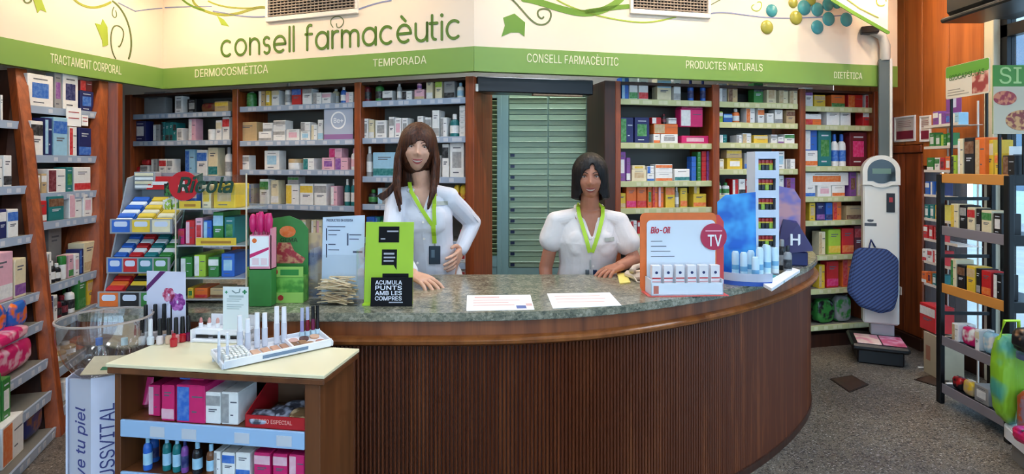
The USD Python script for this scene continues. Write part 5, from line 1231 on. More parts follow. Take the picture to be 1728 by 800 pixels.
notice(1511, 1546, 196, 239, 'white framed maroon notice on the wood wall, right of the scale')
notice(1554, 1572, 195, 239, 'pale framed notice on the wood wall partly behind the violet product row')
t = thing('certificate', 'maroon plaque edge on the wood wall beside the scale rule', 'plaque', WF.loc(WF.s_of(1505), -.0005, WF.z_of(1505, 238)), WF.deg)
obj('plate', bx(-.05, .05, -.01, 0, 0, .2, .003), mat('plaque_maroon', (110, 26, 46), .35), t); obj('mount', bx(-.04, .04, -.012, -.009, .02, .18), mat('notice_maroon', (128, 36, 60), .5), t)
t = thing('wall_socket', 'white power socket low on the dark wood wall', 'socket', WF.loc(WF.s_of(1518), -.0005, WF.z_of(1518, 497)), WF.deg)
obj('plate', bx(-.035, .035, -.01, 0, 0, .07, .004), WHITE_PAINT, t); obj('socket_well', T(cyl(.02, 0, .003, 16), (0, -.0105, .035), rx=90), mat('well_grey', (180, 180, 178), .5), t)

# sloping printed sign under the ceiling beside the scale
HYs = 4.28
hs = thing('corner_sign', 'white corner sign with green edge hanging above the scale', 'sign', P(1455, 0, HYs), 0)
o_ = P(1455, 0, HYs)
pp = lambda px, py: tuple((P(px, py, HYs) - o_)[[0, 2]])
obj('board', T(ext(Polygon([pp(1404, -55), pp(1404, 0), pp(1498, 56), pp(1499, -60)]), .02), (0, .02, 0)), FASC_W, hs)
obj('green_edge', T(ext(LineString([pp(1404, 0), pp(1440, 22), pp(1498, 55)]).buffer(.012), .006), (0, 0, 0)), VG[0], hs)
obj('printed_curve', T(ext(LineString([pp(1425, -4), pp(1450, 14), pp(1482, 30)]).buffer(.004), .002), (0, -.0005, 0)), VG[1], hs)
obj('printed_swirl', T(ext(LineString([(pp(1487, 2)[0] + .035 * math.cos(a), pp(1487, 2)[1] + .035 * math.sin(a)) for a in np.linspace(0, 5.4, 20)]).buffer(.004), .002), (0, -.0005, 0)), VG[1], hs)
obj('hanger', [bx(-.15, -.145, .008, .012, .22, .50 if H + 1.2 + .5 < CEIL else CEIL - o_[2] - .001), bx(.15, .155, .008, .012, .22, CEIL - o_[2] - .001)], ALU, hs)

# ---------------------------------------------------------------- black roller shutter box over the shop front
t = thing('shutter_box', 'black shutter box above the shop window, top right', 'shutter box', (2.86, 0, 0))
obj('box', bx(-.16, .30, .6, 3.72, 2.36, 2.66, .04), mat('shutter_box_black', (10, 10, 11), .45), t)
obj('lower_lip', bx(-.17, .1, .6, 3.73, 2.345, 2.375, .01), BLACK_PL, t)

# ---------------------------------------------------------------- narrow white wire stand on the wood wall
N0, N1 = np.array([2.965, 4.26]), np.array([2.93, 3.89])
NF = Frame(N0, N1 - N0); NL = np.linalg.norm(N1 - N0)
ws = thing('wire_stand', 'narrow white wire stand of small packs against the wood wall', 'product stand', NF.loc(0, 0, 0), NF.deg)
WIRE = mat('wire_white', (214, 206, 198), .4)
obj('post', [tube([(x, .14, .0), (x, .14, 1.88)], .006) for x in (.03, NL - .03)], WIRE, ws)
obj('base', [tube([(x, -.06, .008), (x, .2, .008)], .008) for x in (.03, NL - .03)], WIRE, ws)
rowsN = [(214, 'w u', '1574-1583 188 Buw; 1584-1594 190 Buw; 1595-1604 190 Bub; 1606-1618 190 Blw'), (250, 'n', '1568-1577 224 Bnw; 1578-1587 226 Bnw; 1588-1597 226 BnL; 1598-1606 224 Bnw'), (290, 'g', '1564-1575 266 Bnw; 1577-1585 266 Bwn; 1586-1594 266 Brd; 1595-1604 264 Bow'),
         (332, 'b', '1561-1568 306 Bbw; 1570-1577 306 Bbw; 1579-1586 306 Bbw; 1588-1595 306 Bvb'), (373, 't', '1560-1567 345 Btw; 1569-1576 345 Btw; 1578-1585 346 Byw; 1587-1594 346 Byo'), (408, 'r', '1558-1565 380 Brw; 1567-1574 381 Brw; 1576-1582 382 Bdr; 1584-1590 383 Brw'),
         (447, 'w', '1556-1563 420 Bwr; 1565-1572 421 Bwr; 1574-1581 422 Bwr; 1583-1590 423 Brw'), (485, 'o', '1555-1563 458 Bow; 1565-1571 458 Bod; 1573-1580 462 Btw; 1582-1589 463 Btw')]
for i, (py, c, it) in enumerate(rowsN):
    z = NF.z_of(1578, py)
    obj('wire_shelf', [bx(-.0, NL, 0, .15, z - .004, z - .001), bx(0, NL, -.004, .0, z - .004, z + .014)], WIRE, ws)
    place(NF, 'narrow wire stand', ['top row'][0] if i == 0 else f'{ORD[i]} row', z, it, w=.012, depth=.05)
t = thing('header_card', 'small violet header card over the top row of the narrow wire stand', 'card', NF.loc(NF.s_of(1580), .10, NF.z_of(1580, 192)), NF.deg)
obj('card', bx(-.06, .10, 0, .003, 0, .14), cmat('u'), t); obj('print_patch', bx(-.01, .05, -.001, .001, .04, .13), mat('patch_ice', (196, 206, 236), .5), t)
NF2 = Frame((2.90, 4.16), N1 - N0)
place(NF2, 'foot of narrow wire stand', 'red box level', .30, '1552-1578 514 Brw', w=0, depth=.1)
t = thing('floor_box', 'worn pale cardboard box on the floor below the red box', 'box', (*NF2.xy(.06, .02), 0), NF2.deg)
obj('body', bx(-.08, .1, -.02, .14, 0, .285, .004), mat('box_pale', (176, 164, 140), .6, var=.1, scale=8), t); obj('print_patch', bx(-.05, .0, -.021, -.0195, .1, .2), mat('patch_brownpink', (160, 110, 90), .6), t)
obj('lid_flap', bx(-.08, .1, -.02, .14, .285, .288), mat('box_lid', (186, 176, 156), .6), t)

# ---------------------------------------------------------------- black product rack by the window
K0, K1 = np.array([2.625, 3.63]), np.array([2.60, 3.10])
RF = Frame(K0, K1 - K0); RL = np.linalg.norm(K1 - K0); RD = .30
rk = thing('product_rack', 'black metal rack of soup and diet packs by the shop window', 'product rack', RF.loc(0, 0, 0), RF.deg)
RM = mat('rack_black', (16, 18, 22), .4, metal=.2)
for x, w_ in ((-.0, 0), (RL, 0), (-.0, RD), (RL, RD)):
    obj('post', bx(x - .02, x + .02, w_ - .015, w_ + .015, 0, 1.40, .004), RM, rk)
RS = [(1.392, 'o'), (1.075, 'g'), (.725, 'o'), (.405, 'g'), (.115, 'g')]
for i, (z, c) in enumerate(RS):
    sh = obj('shelf', bx(-.0, RL, .0, RD, z - .012, z - .0, .002), RM, rk)
    obj('front_rail', bx(.0, RL, -.006, .0, z - .045, z + .012, .002), mat('rail_orange', (206, 140, 66), .4) if c == 'o' else mat('rail_greyviolet', (130, 124, 132), .4), sh)
    obj('end_rail', bx(RL, RL + .006, .0, RD, z - .045, z + .012, .002), RM, sh)
obj('side_bar', [bx(-.0, .0 + .01, .0, RD, z - .01, z + .01) for z in (.55, .9, 1.25)], RM, rk)
place(RF, 'black rack', 'top shelf', 1.393, '1605-1614 262 BLk; 1616-1625 234 Bcw; 1627-1643 232 Bka; 1645-1662 232 Boe; 1664-1676 236 Byc >.03; 1678-1690 258 Byo; 1692-1712 262 Bka', w=.02, depth=.08)
place(RF, 'black rack', 'second shelf', 1.076, '1604-1617 344 Bcy; 1619-1630 346 Bkg; 1632-1645 350 Bcr; 1647-1654 352 Bkg; 1656-1673 355 Bcn; 1676-1690 360 Bkw', w=.02, depth=.08)
place(RF, 'black rack', 'third shelf', .726, '1604-1613 437 Bcn; 1615-1628 447 Bka; 1631-1645 449 Bye; 1647-1654 453 Bkg; 1656-1672 457 Bro; 1676-1690 462 Bkw', w=.02, depth=.08)
place(RF, 'black rack', 'fourth shelf', .406, '1606-1617 546 Bwe; 1620-1642 552 Pmw; 1645-1652 556 Bwc; 1655-1674 560 Plw; 1677-1690 566 Pew', w=.02, depth=.08)
place(RF, 'black rack', 'bottom shelf', .116, '1604-1620 636 Pkr; 1622-1640 642 Pey; 1644-1668 652 Bgw; 1672-1690 668 Pgk', w=.02, depth=.08)
# printed toppers
s0, s1 = RF.s_of(1597, .12), RF.s_of(1671, .12)
z0, z1 = 1.40, 0
zz0, zz1 = RF.z_of(1630, 163, .12), RF.z_of(1630, 106, .12)
tp_ = thing('topper_sign', 'green and white topper sign with food photo on the black rack, left', 'sign', RF.loc((s0 + s1) / 2, .12, 1.3925), RF.deg)
hw = (s1 - s0) / 2
obj('stand_rod', [bx(x - .006, x + .006, .002, .012, 0, zz1 - 1.3925) for x in (-hw * .8, hw * .8)], RM, tp_)
a, b = zz0 - 1.3925, zz1 - 1.3925
obj('board', T(ext(rrect(2 * hw, b - a, .015, 0, (a + b) / 2), .004)), mat('board_white', (210, 202, 186), .45), tp_)
obj('green_band', T(ext(rrect(2 * hw * .98, (b - a) * .34, .012, 0, b - (b - a) * .18), .0012), (0, -.004, 0)), mat('band_leaf_green', (92, 150, 50), .45), tp_)
q = text('BIOCAPSULAS', 2 * hw * .8, .032, .001); q.apply_translation((0, -.0052, b - .09)); obj('lettering', q, mat('ink_green_dark', (48, 92, 34), .5), tp_)
obj('food_photo', T(ext(sbox(hw * .25, a + .01, hw * .95, b - (b - a) * .36), .001), (0, -.004, 0)), printed('photo_food', (150, 60, 60), (214, 170, 150), 14, .44, .56), tp_)
for i in range(3): obj('text_line', bx(-hw * .9, hw * (.1 - .2 * i), -.0052, -.0038, a + .02 + .016 * i, a + .025 + .016 * i), mat('line_grey_warm', (160, 152, 140), .5), tp_)
EY = 3.06
ex0, ex1 = P(1676, 0, EY)[0], P(1676, 0, EY)[0] + .42
tb = thing('topper_sign', 'green topper sign with fruit tart photos on the black rack, right edge', 'sign', ((ex0 + ex1) / 2, EY, 1.3), 0)
hw = (ex1 - ex0) / 2
zc0, zc1, zc2 = P(0, 226, EY)[2] - 1.3, P(0, 146, EY)[2] - 1.3, P(0, 110, EY)[2] - 1.3
obj('board', bx(-hw, hw, 0, .006, zc0, zc2, .001), mat('band_leaf_green2', (72, 134, 46), .45), tb)
obj('photo_panel', bx(-hw, hw, -.002, .0005, zc0, zc1), mat('photo_cream', (196, 184, 160), .5), tb)
obj('tart_photo', T(ext(affinity.scale(Point(-hw * .72, zc1 - .06).buffer(.06, 20), 1, .62).intersection(sbox(-hw, zc0, hw, zc1)), .001), (0, -.002, 0)), printed('tart_red', (150, 30, 40), (206, 120, 80), 40, .45, .58), tb)
obj('tart_photo', T(ext(affinity.scale(Point(-hw * .30, zc0 + .07).buffer(.085, 20), 1, .62), .001), (0, -.002, 0)), printed('tart_orange', (130, 40, 30), (206, 150, 90), 40, .45, .58), tb)
q = text('SIN', None, .085, .001); q.apply_translation((-hw * .38, -.0002, (zc1 + zc2) / 2 - .04)); obj('lettering', q, mat('letter_palegreen', (170, 200, 130), .5), tb)
obj('stand_rod', [bx(x - .006, x + .006, .006, .016, .105, zc2) for x in (-hw * .8, -hw * .2)], RM, tb)
t = thing('price_card', 'white price card standing at the right edge above the rack', 'card', (P(1724, 0, 2.98)[0], 2.98, 1.3935), 0)
t.GetAttribute('xformOp:translate').Set(Gf.Vec3d(P(1724, 0, 3.1)[0], 3.14, 1.3935))
obj('card', bx(-.03, .12, 0, .003, 0, .16), PAPER, t); obj('text_line', [bx(-.01, .08, -.001, .0005, .11 - .022 * i, .118 - .022 * i) for i in range(3)], INK, t)

# ---------------------------------------------------------------- white rounded stand with bags at the right edge
pe = thing('white_stand', 'white rounded low stand at the right edge of the photo', 'stand', (2.716, 2.582, 0), -16.5)
sh_ = rrect(.72, .70, .09)
obj('stand_top', [flat(sh_, .10, .155), flat(sh_.buffer(-.006), .155, .162)], mat('stand_white', (222, 222, 224), .3), pe)
obj('stand_base', flat(sh_.buffer(-.03), 0, .10), mat('stand_base_grey', (120, 116, 112), .5), pe)
def bagthing(name, label, cat_, px, py, Y, w_, d_, h_, a, b, z=.163, sc_=12):
    p = P(px, py, Y)
    t = thing(name, label, cat_, (p[0], Y, z), 0)
    m = trimesh.creation.icosphere(4, 1.0); v = m.vertices; n3 = meshkit.fbm(np.array(v) * 2.5 + 3, 3) - .5
    v = np.sign(v) * np.abs(v) ** .7; v = v * (1 + .2 * n3[:, None]); v /= np.abs(v).max(0)
    obj('body', trimesh.Trimesh(v * (w_ / 2, d_ / 2, h_ / 2) + (0, 0, h_ / 2), m.faces, process=False), printed('bag_' + name + '_' + str(int(px)), a, b, sc_, .46, .56), t, smooth=True)
    return t
g1 = bagthing('green_bag', 'lime green and teal round fabric bag on the white stand', 'bag', 1703, 640, 2.955, .15, .12, .46, (128, 176, 40), (70, 150, 130), sc_=5)
obj('handle', tube([(-.05, 0, .42), (-.04, -.02, .52), (.03, -.02, .52), (.05, 0, .42)], .008), LIME, g1)
g2 = thing('clear_jar', 'tall clear jar of orange pieces on the white stand', 'jar', (2.505, 2.83, .163), 0)
obj('glass', lathe([(0, 0), (.074, 0), (.078, .02), (.078, .34), (.07, .36)], 28), ACRYLIC, g2, smooth=40)
obj('contents', T(lathe([(0, .008), (.071, .01), (.072, .17), (.05, .20), (0, .21)], 24)), printed('orange_pieces', (190, 80, 40), (150, 120, 130), 26, .45, .55), g2, smooth=40)
obj('lid', cyl(.076, .36, .385, 24), mat('lid_slate', (84, 92, 120), .3), g2, smooth=40)
g3 = bagthing('toy_bag', 'black and orange round toy on top of the clear jar', 'toy', 1741, 600, 2.83, .15, .12, .13, (30, 28, 30), (206, 150, 100), z=.549, sc_=10)
obj('eye_ring', T(lathe([(.02, 0), (.034, 0), (.034, .006), (.02, .006), (.02, 0)], 18), (-.0, -.062, .07), rx=90), mat('ring_orange', (214, 120, 70), .4), g3)
g4 = bagthing('pink_pouch', 'bright pink pouch lying on the white stand, lower right', 'pouch', 1734, 720, 2.74, .10, .10, .08, (196, 30, 80), (140, 40, 120))
obj('zip', tube([(-.045, -.02, .07), (0, -.03, .085), (.045, -.02, .07)], .004), BLACK_PL, g4)

# ---------------------------------------------------------------- people
def sph(p, r, n=20):
    r = np.broadcast_to(r, 3)
    return Manifold.sphere(1.0, n).scale(tuple(map(float, r))).translate(tuple(map(float, p)))
def chain(pts, rads):
    s = [sph(p, r) for p, r in zip(pts, rads)]
    return [Manifold.batch_hull([a, b]) for a, b in zip(s[:-1], s[1:])]
def union(ms): return Manifold.batch_boolean(ms, manifold3d.OpType.Add)
def to_tri(m):
    v, f, _ = meshkit.arrays(m); return trimesh.Trimesh(v, f, process=True)
def soften(m, length, it=12):
    t = to_tri(m.refine_to_length(length)); trimesh.smoothing.filter_taubin(t, lamb=.5, nu=.52, iterations=it); return t
def to_man(t):
    return Manifold(manifold3d.Mesh(np.asarray(t.vertices, np.float32), np.asarray(t.faces, np.uint32)))

def hand_parts(wrist, fwd, up, side, curl=(10, 22, 20), spread=6, scale=1.0, thumb_side=1):
    """Palm and five fingers. fwd: finger direction, up: back of the hand, side: towards the thumb."""
    fwd, up, side = (np.array(x, float) / np.linalg.norm(x) for x in (fwd, up, side))
    ms = []
    k = scale
    kn = [wrist + fwd * (.086 * k - .004 * abs(i - 1) * k) + side * (.030 - .020 * i) * k + up * .004 for i in range(4)]
    w0 = [wrist + side * a * k for a in (.018, -.018)]
    pal = [sph(p, .0165 * k, 14) for p in w0] + [sph(p, .0125 * k, 14) for p in kn]
    ms.append(Manifold.batch_hull(pal))
    lens = [(.040, .025, .020), (.045, .028, .022), (.041, .026, .021), (.032, .020, .018)]
    for i in range(4):
        a = math.radians((1.5 - i) * spread); d = fwd * math.cos(a) + side * math.sin(a); p = kn[i]; pts = [p]; ang = 0
        for j, L_ in enumerate(lens[i]):
            ang += curl[j] * (1 + .12 * i)
            q = d * math.cos(math.radians(ang)) - up * math.sin(math.radians(ang)); p = p + q * L_ * k; pts.append(p)
        ms += chain(pts, [r * k for r in (.0098, .0092, .0084, .0072)])
    b = wrist + fwd * .022 * k + side * .026 * k
    t1 = b + (fwd * .55 + side * .75) * .034 * k - up * .006; t2 = t1 + (fwd * .82 + side * .42 - up * .2) * .032 * k; t3 = t2 + (fwd * .95 + side * .12 - up * .25) * .026 * k
    ms += chain([b, t1, t2, t3], [r * k for r in (.0145, .0118, .0102, .0084)])
    return ms

class Head:
    """A head as a deformed sphere in local coordinates: x to its left on screen right, face towards -y, z up, centre at the middle."""
    def __init__(s, a=.073, b=.094, c=.116, jaw=.30, smile=.006, cheek=.006):
        s.a, s.b, s.c = a, b, c
        n, m_ = 90, 120
        th = np.linspace(0, np.pi, n)[1:-1]; ph = np.linspace(0, 2 * np.pi, m_, endpoint=False)
        d = [(0, 0, 1.0)] + [(math.sin(t) * math.cos(p), math.sin(t) * math.sin(p), math.cos(t)) for t in th for p in ph] + [(0, 0, -1.0)]
        f = []
        idx = lambda i, j: 1 + i * m_ + j % m_
        for j in range(m_): f.append((0, idx(0, j), idx(0, j + 1))); f.append((len(d) - 1, idx(n - 3, j + 1), idx(n - 3, j)))
        for i in range(n - 3):
            for j in range(m_): f += [(idx(i, j), idx(i + 1, j), idx(i + 1, j + 1)), (idx(i, j), idx(i + 1, j + 1), idx(i, j + 1))]
        d = np.array(d)
        x, y, z = d[:, 0] * a, d[:, 1] * b, d[:, 2] * c
        lowf = np.clip(-z / c, 0, 1)
        x = x * (1 - jaw * lowf ** 1.6)
        y = np.where(y < 0, y * (1 - .10 * lowf ** 2), y * (1 - .34 * lowf))
        fr = np.clip(-d[:, 1], 0, 1) ** .7
        G = lambda x0, z0, sx, sz: np.exp(-((x - x0) / sx) ** 2 - ((z - z0) / sz) ** 2)
        dy = 0
        dy = dy - .020 * G(0, -.030, .0105, .013) - .010 * G(0, -.012, .008, .026)          # nose
        for q in (-1, 1):
            dy = dy - .006 * G(q * .0125, -.034, .007, .007)                                    # nostril wings
            dy = dy + .0095 * G(q * .031, .004, .017, .011)                                     # sockets
            dy = dy - .0045 * G(q * .031, .022, .022, .008)                                     # brow ridge
            dy = dy - cheek * G(q * .042, -.030, .020, .018)                                    # cheeks
        dy = dy - .005 * G(0, -.066, .026, .010) + .003 * G(0, -.079, .02, .006) - .010 * G(0, -.098, .022, .014)   # lips, chin
        y = y + dy * fr * (y < .02)
        # ears
        ear = np.zeros_like(x)
        for q in (-1, 1):
            e = np.exp(-((y - .008) / .016) ** 2 - ((z + .012) / .028) ** 2) * (np.sign(x) == q) * (np.abs(x) > .04)
            x = x + q * .014 * e
        s.mesh = trimesh.Trimesh(np.c_[x, y, z], f, process=False)
        s.frontv = s.mesh.vertices[(d[:, 1] < -.05)]
        from scipy.interpolate import LinearNDInterpolator
        s.fy = LinearNDInterpolator(s.frontv[:, [0, 2]], s.frontv[:, 1])
    def decal(s, poly, off, th=.0015, res=.003):
        """A patch of the face in (x, z), lying off in front of the skin."""
        out = []
        for p in polys(poly):
            v, f = trimesh.creation.triangulate_polygon(p, engine='earcut')
            v, f = trimesh.remesh.subdivide_to_size(np.c_[v, np.zeros(len(v))], f, res, max_iter=8)
            y = s.fy(v[:, 0], v[:, 1]); y = np.where(np.isnan(y), -.08, y)
            fr = np.c_[v[:, 0], y - off, v[:, 1]]; bk_ = np.c_[v[:, 0], y + th, v[:, 1]]
            out.append(trimesh.Trimesh(np.vstack([fr, bk_]), np.vstack([f[:, ::-1], f + len(v)]), process=False))
        return cat(out)

def skin(name, rgb):
    if name in _mats: return _mats[name]
    c = lin(rgb)
    _mats[name] = usdkit.material(stage, '/World/Looks/' + name, {'g': ('texture_coordinate', {}), 'n': ('noise_texture', {'scale': 24.0, 'detail': 3.0}), 'r': ('rgb_ramp', {'ramp': [(.3, tuple(x * .92 for x in c)), (.7, tuple(min(1, x * 1.06) for x in c))]}),
        'p': ('principled_bsdf', {'roughness': .48, 'subsurface_weight': .12, 'subsurface_radius': (.012, .005, .003), 'subsurface_scale': 1.0})}, [('g.object', 'n.vector'), ('n.fac', 'r.fac'), ('r.color', 'p.base_color')], surface='p.BSDF')
    return _mats[name]
def hair_mat(name, dark, light):
    if name in _mats: return _mats[name]
    _mats[name] = usdkit.material(stage, '/World/Looks/' + name, {'g': ('texture_coordinate', {}), 'm': ('mapping', {'scale': (1, 1, .07)}), 'n': ('noise_texture', {'scale': 170.0, 'detail': 2.0}),
        'r': ('rgb_ramp', {'ramp': [(.3, lin(dark)), (.72, lin(light))]}), 'b': ('bump', {'strength': .5, 'distance': .003}), 'p': ('principled_bsdf', {'roughness': .5, 'specular_ior_level': .3})},
        [('g.object', 'm.vector'), ('m.vector', 'n.vector'), ('n.fac', 'r.fac'), ('r.color', 'p.base_color'), ('n.fac', 'b.height'), ('b.normal', 'p.normal')], surface='p.BSDF')
    return _mats[name]
def cloth_mat(name, rgb):
    if name in _mats: return _mats[name]
    c = lin(rgb)
    _mats[name] = usdkit.material(stage, '/World/Looks/' + name, {'g': ('texture_coordinate', {}), 'n': ('noise_texture', {'scale': 9.0, 'detail': 3.0, 'distortion': .8}), 'b': ('bump', {'strength': .35, 'distance': .012}),
        'p': ('principled_bsdf', {'roughness': .75, 'base_color': c})}, [('g.object', 'n.vector'), ('n.fac', 'b.height'), ('b.normal', 'p.normal')], surface='p.BSDF')
    return _mats[name]

def front_surface(tri, origin):
    """y of the foremost point of a mesh at (x, z)."""
    v = tri.vertices; n = tri.vertex_normals
    k = n[:, 1] < -.15
    from scipy.interpolate import LinearNDInterpolator, NearestNDInterpolator
    q = v[k]; I = LinearNDInterpolator(q[:, [0, 2]], q[:, 1]); J = NearestNDInterpolator(q[:, [0, 2]], q[:, 1])
    def f(x, z):
        y = I(x, z); return np.where(np.isnan(y), J(x, z), y)
    return f
def on_cloth(surf, poly, off, th=.002, res=.012):
    out = []
    for p in polys(poly):
        v, f = trimesh.creation.triangulate_polygon(p, engine='earcut')
        v, f = trimesh.remesh.subdivide_to_size(np.c_[v, np.zeros(len(v))], f, res, max_iter=8)
        y = surf(v[:, 0], v[:, 1])
        out.append(trimesh.Trimesh(np.vstack([np.c_[v[:, 0], y - off, v[:, 1]], np.c_[v[:, 0], y + th, v[:, 1]]]), np.vstack([f[:, ::-1], f + len(v)]), process=False))
    return cat(out)

def person(label, base, cfg):
    """base: ground point; cfg coordinates are world ones; parts are stored relative to the base."""
    base = np.array(base, float)
    t = thing('person', label, 'person', base)
    rel = lambda p: np.array(p, float) - base
    J = {k: rel(v) for k, v in cfg['joints'].items()}
    hd = cfg['head']; H_ = Head(**hd['shape'])
    yaw, roll, pitch = hd['yaw'], hd.get('roll', 0), hd.get('pitch', 0)
    M = trimesh.transformations.rotation_matrix
    X_ = M(math.radians(yaw), (0, 0, 1)) @ M(math.radians(roll), (0, 1, 0)) @ M(math.radians(pitch), (1, 0, 0))
    X_[:3, :3] *= hd.get('scale', 1.0); X_[:3, 3] = rel(hd['at'])
    def place_head(m): m = m.copy(); m.apply_transform(X_); return m
    hc = rel(hd['at'])
    # ---- body
    ms = []
    nb, nt = J['neck'], hc + np.array([0, .012, -.06])
    ms += chain([nb + (0, .01, -.03), nb, nt], [(.062, .058, .05), (.050, .052, .05), (.050, .054, .05)])
    ms += chain([J['chest'] + (0, 0, .10), J['chest'], J['waist'], J['hips']], [(.13, .075, .06), (.135, .095, .09), (.12, .09, .08), (.15, .10, .10)])
    for s in 'LR':
        ms += chain([J['chest'] + (0, 0, .10), J['sh' + s] + (0, 0, -.012)], [.045, .036])
        ms += chain([J['sh' + s] + (0, 0, -.012), J['el' + s], J['wr' + s]], [.038, .036, .026])
        ms += chain([J['hip' + s], J['knee' + s], J['ank' + s]], [.085, .056, .042])
        ms += chain([J['ank' + s], J['ank' + s] + (0, -.12, -.035)], [.042, .032])
    body = soften(union(ms), .016, 8)
    hands = []
    for s in 'LR':
        if cfg['hands'].get(s):
            hands.append(soften(union(hand_parts(J['wr' + s], **cfg['hands'][s]) + [sph(J['wr' + s], .025)]), .0035, 5))
    allm = union([to_man(body), to_man(place_head(H_.mesh))] + [to_man(h) for h in hands])
    SK_ = skin(cfg['skin'][0], cfg['skin'][1])
    obj('body', to_tri(allm), SK_, t, smooth=60)
    # ---- face
    EW, IR, PU = mat('eye_white', (206, 200, 196), .2), mat('iris_brown', (66, 40, 26), .15), mat('pupil', (10, 8, 8), .1)
    for q in (-1, 1):
        ey = float(H_.fy(q * .031, .004))
        e = trimesh.creation.icosphere(3, .0118); e.apply_translation((q * .031, ey + .0075, .003))
        eye = obj('eye', place_head(e), EW, t, smooth=True)
        obj('iris', place_head(T(trimesh.creation.icosphere(2, .0060), (q * .031 + cfg['head'].get('gaze', 0), ey + .0005 , .0028))), IR, eye, smooth=True)
        lid = Polygon([(q * .031 + a, .004 + b) for a, b in ((-.0145, .0005), (-.009, .0085), (0, .0112), (.009, .0085), (.0145, .0005), (.008, .0026), (0, .0036), (-.008, .0026))])
        obj('upper_eyelid', place_head(H_.decal(lid, .0050)), mat('lid_' + cfg['skin'][0], tuple(np.array(cfg['skin'][1]) * .55), .5), t)
        low = Polygon([(q * .031 + a, .003 + b) for a, b in ((-.0135, -.0005), (-.006, -.0038), (0, -.0044), (.006, -.0038), (.0135, -.0005), (.007, -.0100), (0, -.0120), (-.007, -.0100))])
        obj('lower_eyelid', place_head(H_.decal(low, .0036)), SK_, t)
        br = Polygon([(q * (.031 + a), .0225 + b) for a, b in ((-.018, -.001), (-.006, .004), (.008, .0055), (.019, .001), (.008, .0022), (-.006, .0004), (-.017, -.0045))])
        obj('eyebrow', place_head(H_.decal(br, .0012)), cfg['brow'], t)
    up = Polygon([(x, -.0585 - .0045 * 0 + .010 * (abs(x) / .027) ** 2 * 0 + z) for x, z in ((-.029, .004), (-.016, .0015), (-.006, .002), (0, .0005), (.006, .002), (.016, .0015), (.029, .004), (.018, -.0038), (0, -.0062), (-.018, -.0038))])
    lo_ = Polygon([(x, -.0585 + z) for x, z in ((-.029, .003), (-.020, -.0065), (-.010, -.0115), (0, -.013), (.010, -.0115), (.020, -.0065), (.029, .003), (.020, -.0115), (.010, -.0195), (0, -.022), (-.010, -.0195), (-.020, -.0115))])
    te = Polygon([(x, -.0585 + z) for x, z in ((-.026, .002), (-.014, -.003), (0, -.005), (.014, -.003), (.026, .002), (.019, -.008), (.010, -.0125), (0, -.014), (-.010, -.0125), (-.019, -.008))])
    obj('teeth', place_head(H_.decal(te, .0012)), mat('teeth', (226, 216, 204), .3), t)
    up, lo_, te = (affinity.scale(q_, 1.12, 1.12, origin=(0, -.064)) for q_ in (up, lo_, te)) if False else (up, lo_, te)
    LIP = mat('lips_' + cfg['skin'][0], cfg['lip'], .35)
    obj('upper_lip', place_head(H_.decal(up, .0032)), LIP, t); obj('lower_lip', place_head(H_.decal(lo_, .0030)), LIP, t)
    # ---- coat
    cm = []
    ch, wa, hi = J['chest'], J['waist'], J['hips']
    g = cfg['girth']
    cm += chain([ch + (0, .0, .125), ch + (0, 0, .06), ch + (0, -.01, -.03), wa, hi, hi + (0, 0, -.22)], [(.085 * g, .066, .035), (.150 * g, .09, .06), (.158 * g, .122 * g, .08), (.142 * g, .112 * g, .08), (.172 * g, .122 * g, .09), (.185 * g, .13 * g, .05)])
    cm.append(Manifold.batch_hull([sph(ch + (q * .058, -.062 * g, -.01 + z), (.066, .058, .06)) for q in (-1, 1) for z in (.0, -.05)]))
    for q in 'LR': cm += chain([J['neck'] + (0, .01, -.035), J['sh' + q] + (0, 0, .0)], [(.056, .05, .03), (.046, .05, .046)])
    for s in 'LR':
        cm += chain([ch + (0, .0, .118), J['sh' + s] + (0, 0, .012)], [(.055, .058, .045), (.052, .054, .050)])
        e = cfg['sleeve'][s]
        A_, B_, C_ = J['sh' + s], J['el' + s], J['wr' + s]
        if e <= 1: cm += chain([A_, A_ + (B_ - A_) * e], [.056, .060 * cfg.get('flare', 1)])
        else: cm += chain([A_, B_, B_ + (C_ - B_) * (e - 1)], [.054, .049, .038])
    coat = union(cm)
    # the open neck
    v = cfg['vneck']
    nk = J['neck']
    wedge = Manifold.hull_points(np.array([(nk[0] + a, y, z) for y in (nk[1] - .35, nk[1] - .02) for a, z in ((-v[0], nk[2] + .05), (v[0], nk[2] + .05), (0.0 + v[2], nk[2] - v[1]))]))
    coat = coat - wedge - Manifold.batch_hull([sph(nk + (0, .005, -.035), (.062, .062, .02)), sph(nk + (0, 0, .06), (.07, .07, .02))])
    ct = soften(coat, .013, 14)
    n_ = (meshkit.fbm(np.asarray(ct.vertices) * 9.0 + 4, 3) - .5)
    ct.vertices = ct.vertices + ct.vertex_normals * (n_ * .012)[:, None]
    CT = cloth_mat('coat_' + cfg['skin'][0], cfg['coat'])
    obj('coat', ct, CT, t, smooth=60)
    surf = front_surface(ct, base); collars = [ct, to_tri(allm)]
    for q in (-1, 1):
        vb = (nk[0] + v[2] + q * .012, nk[2] - v[1] - .004)
        top_ = (nk[0] + q * (v[0] + .014), nk[2] + .0)
        pts = [np.array((nk[0] + q * .028, nk[1] + .062, nk[2] + .022)), np.array((nk[0] + q * (v[0] + .006), nk[1] + .02, nk[2] + .02))]
        for f in np.linspace(.12, 1, 6):
            x_, z_ = top_[0] + (vb[0] - top_[0]) * f, top_[1] + (vb[1] - top_[1]) * f
            pts.append(np.array((x_, float(surf(x_ + q * .010, z_)) - .002, z_)))
        cl = union(chain(pts, [(.014, .010, .018)] * 2 + [(.015, .007, .012)] * 4 + [(.008, .006, .010)] * 2))
        cl = soften(cl, .008, 4); obj('collar', cl, CT, t, smooth=60); collars.append(cl)
    fx = nk[0] + v[2]
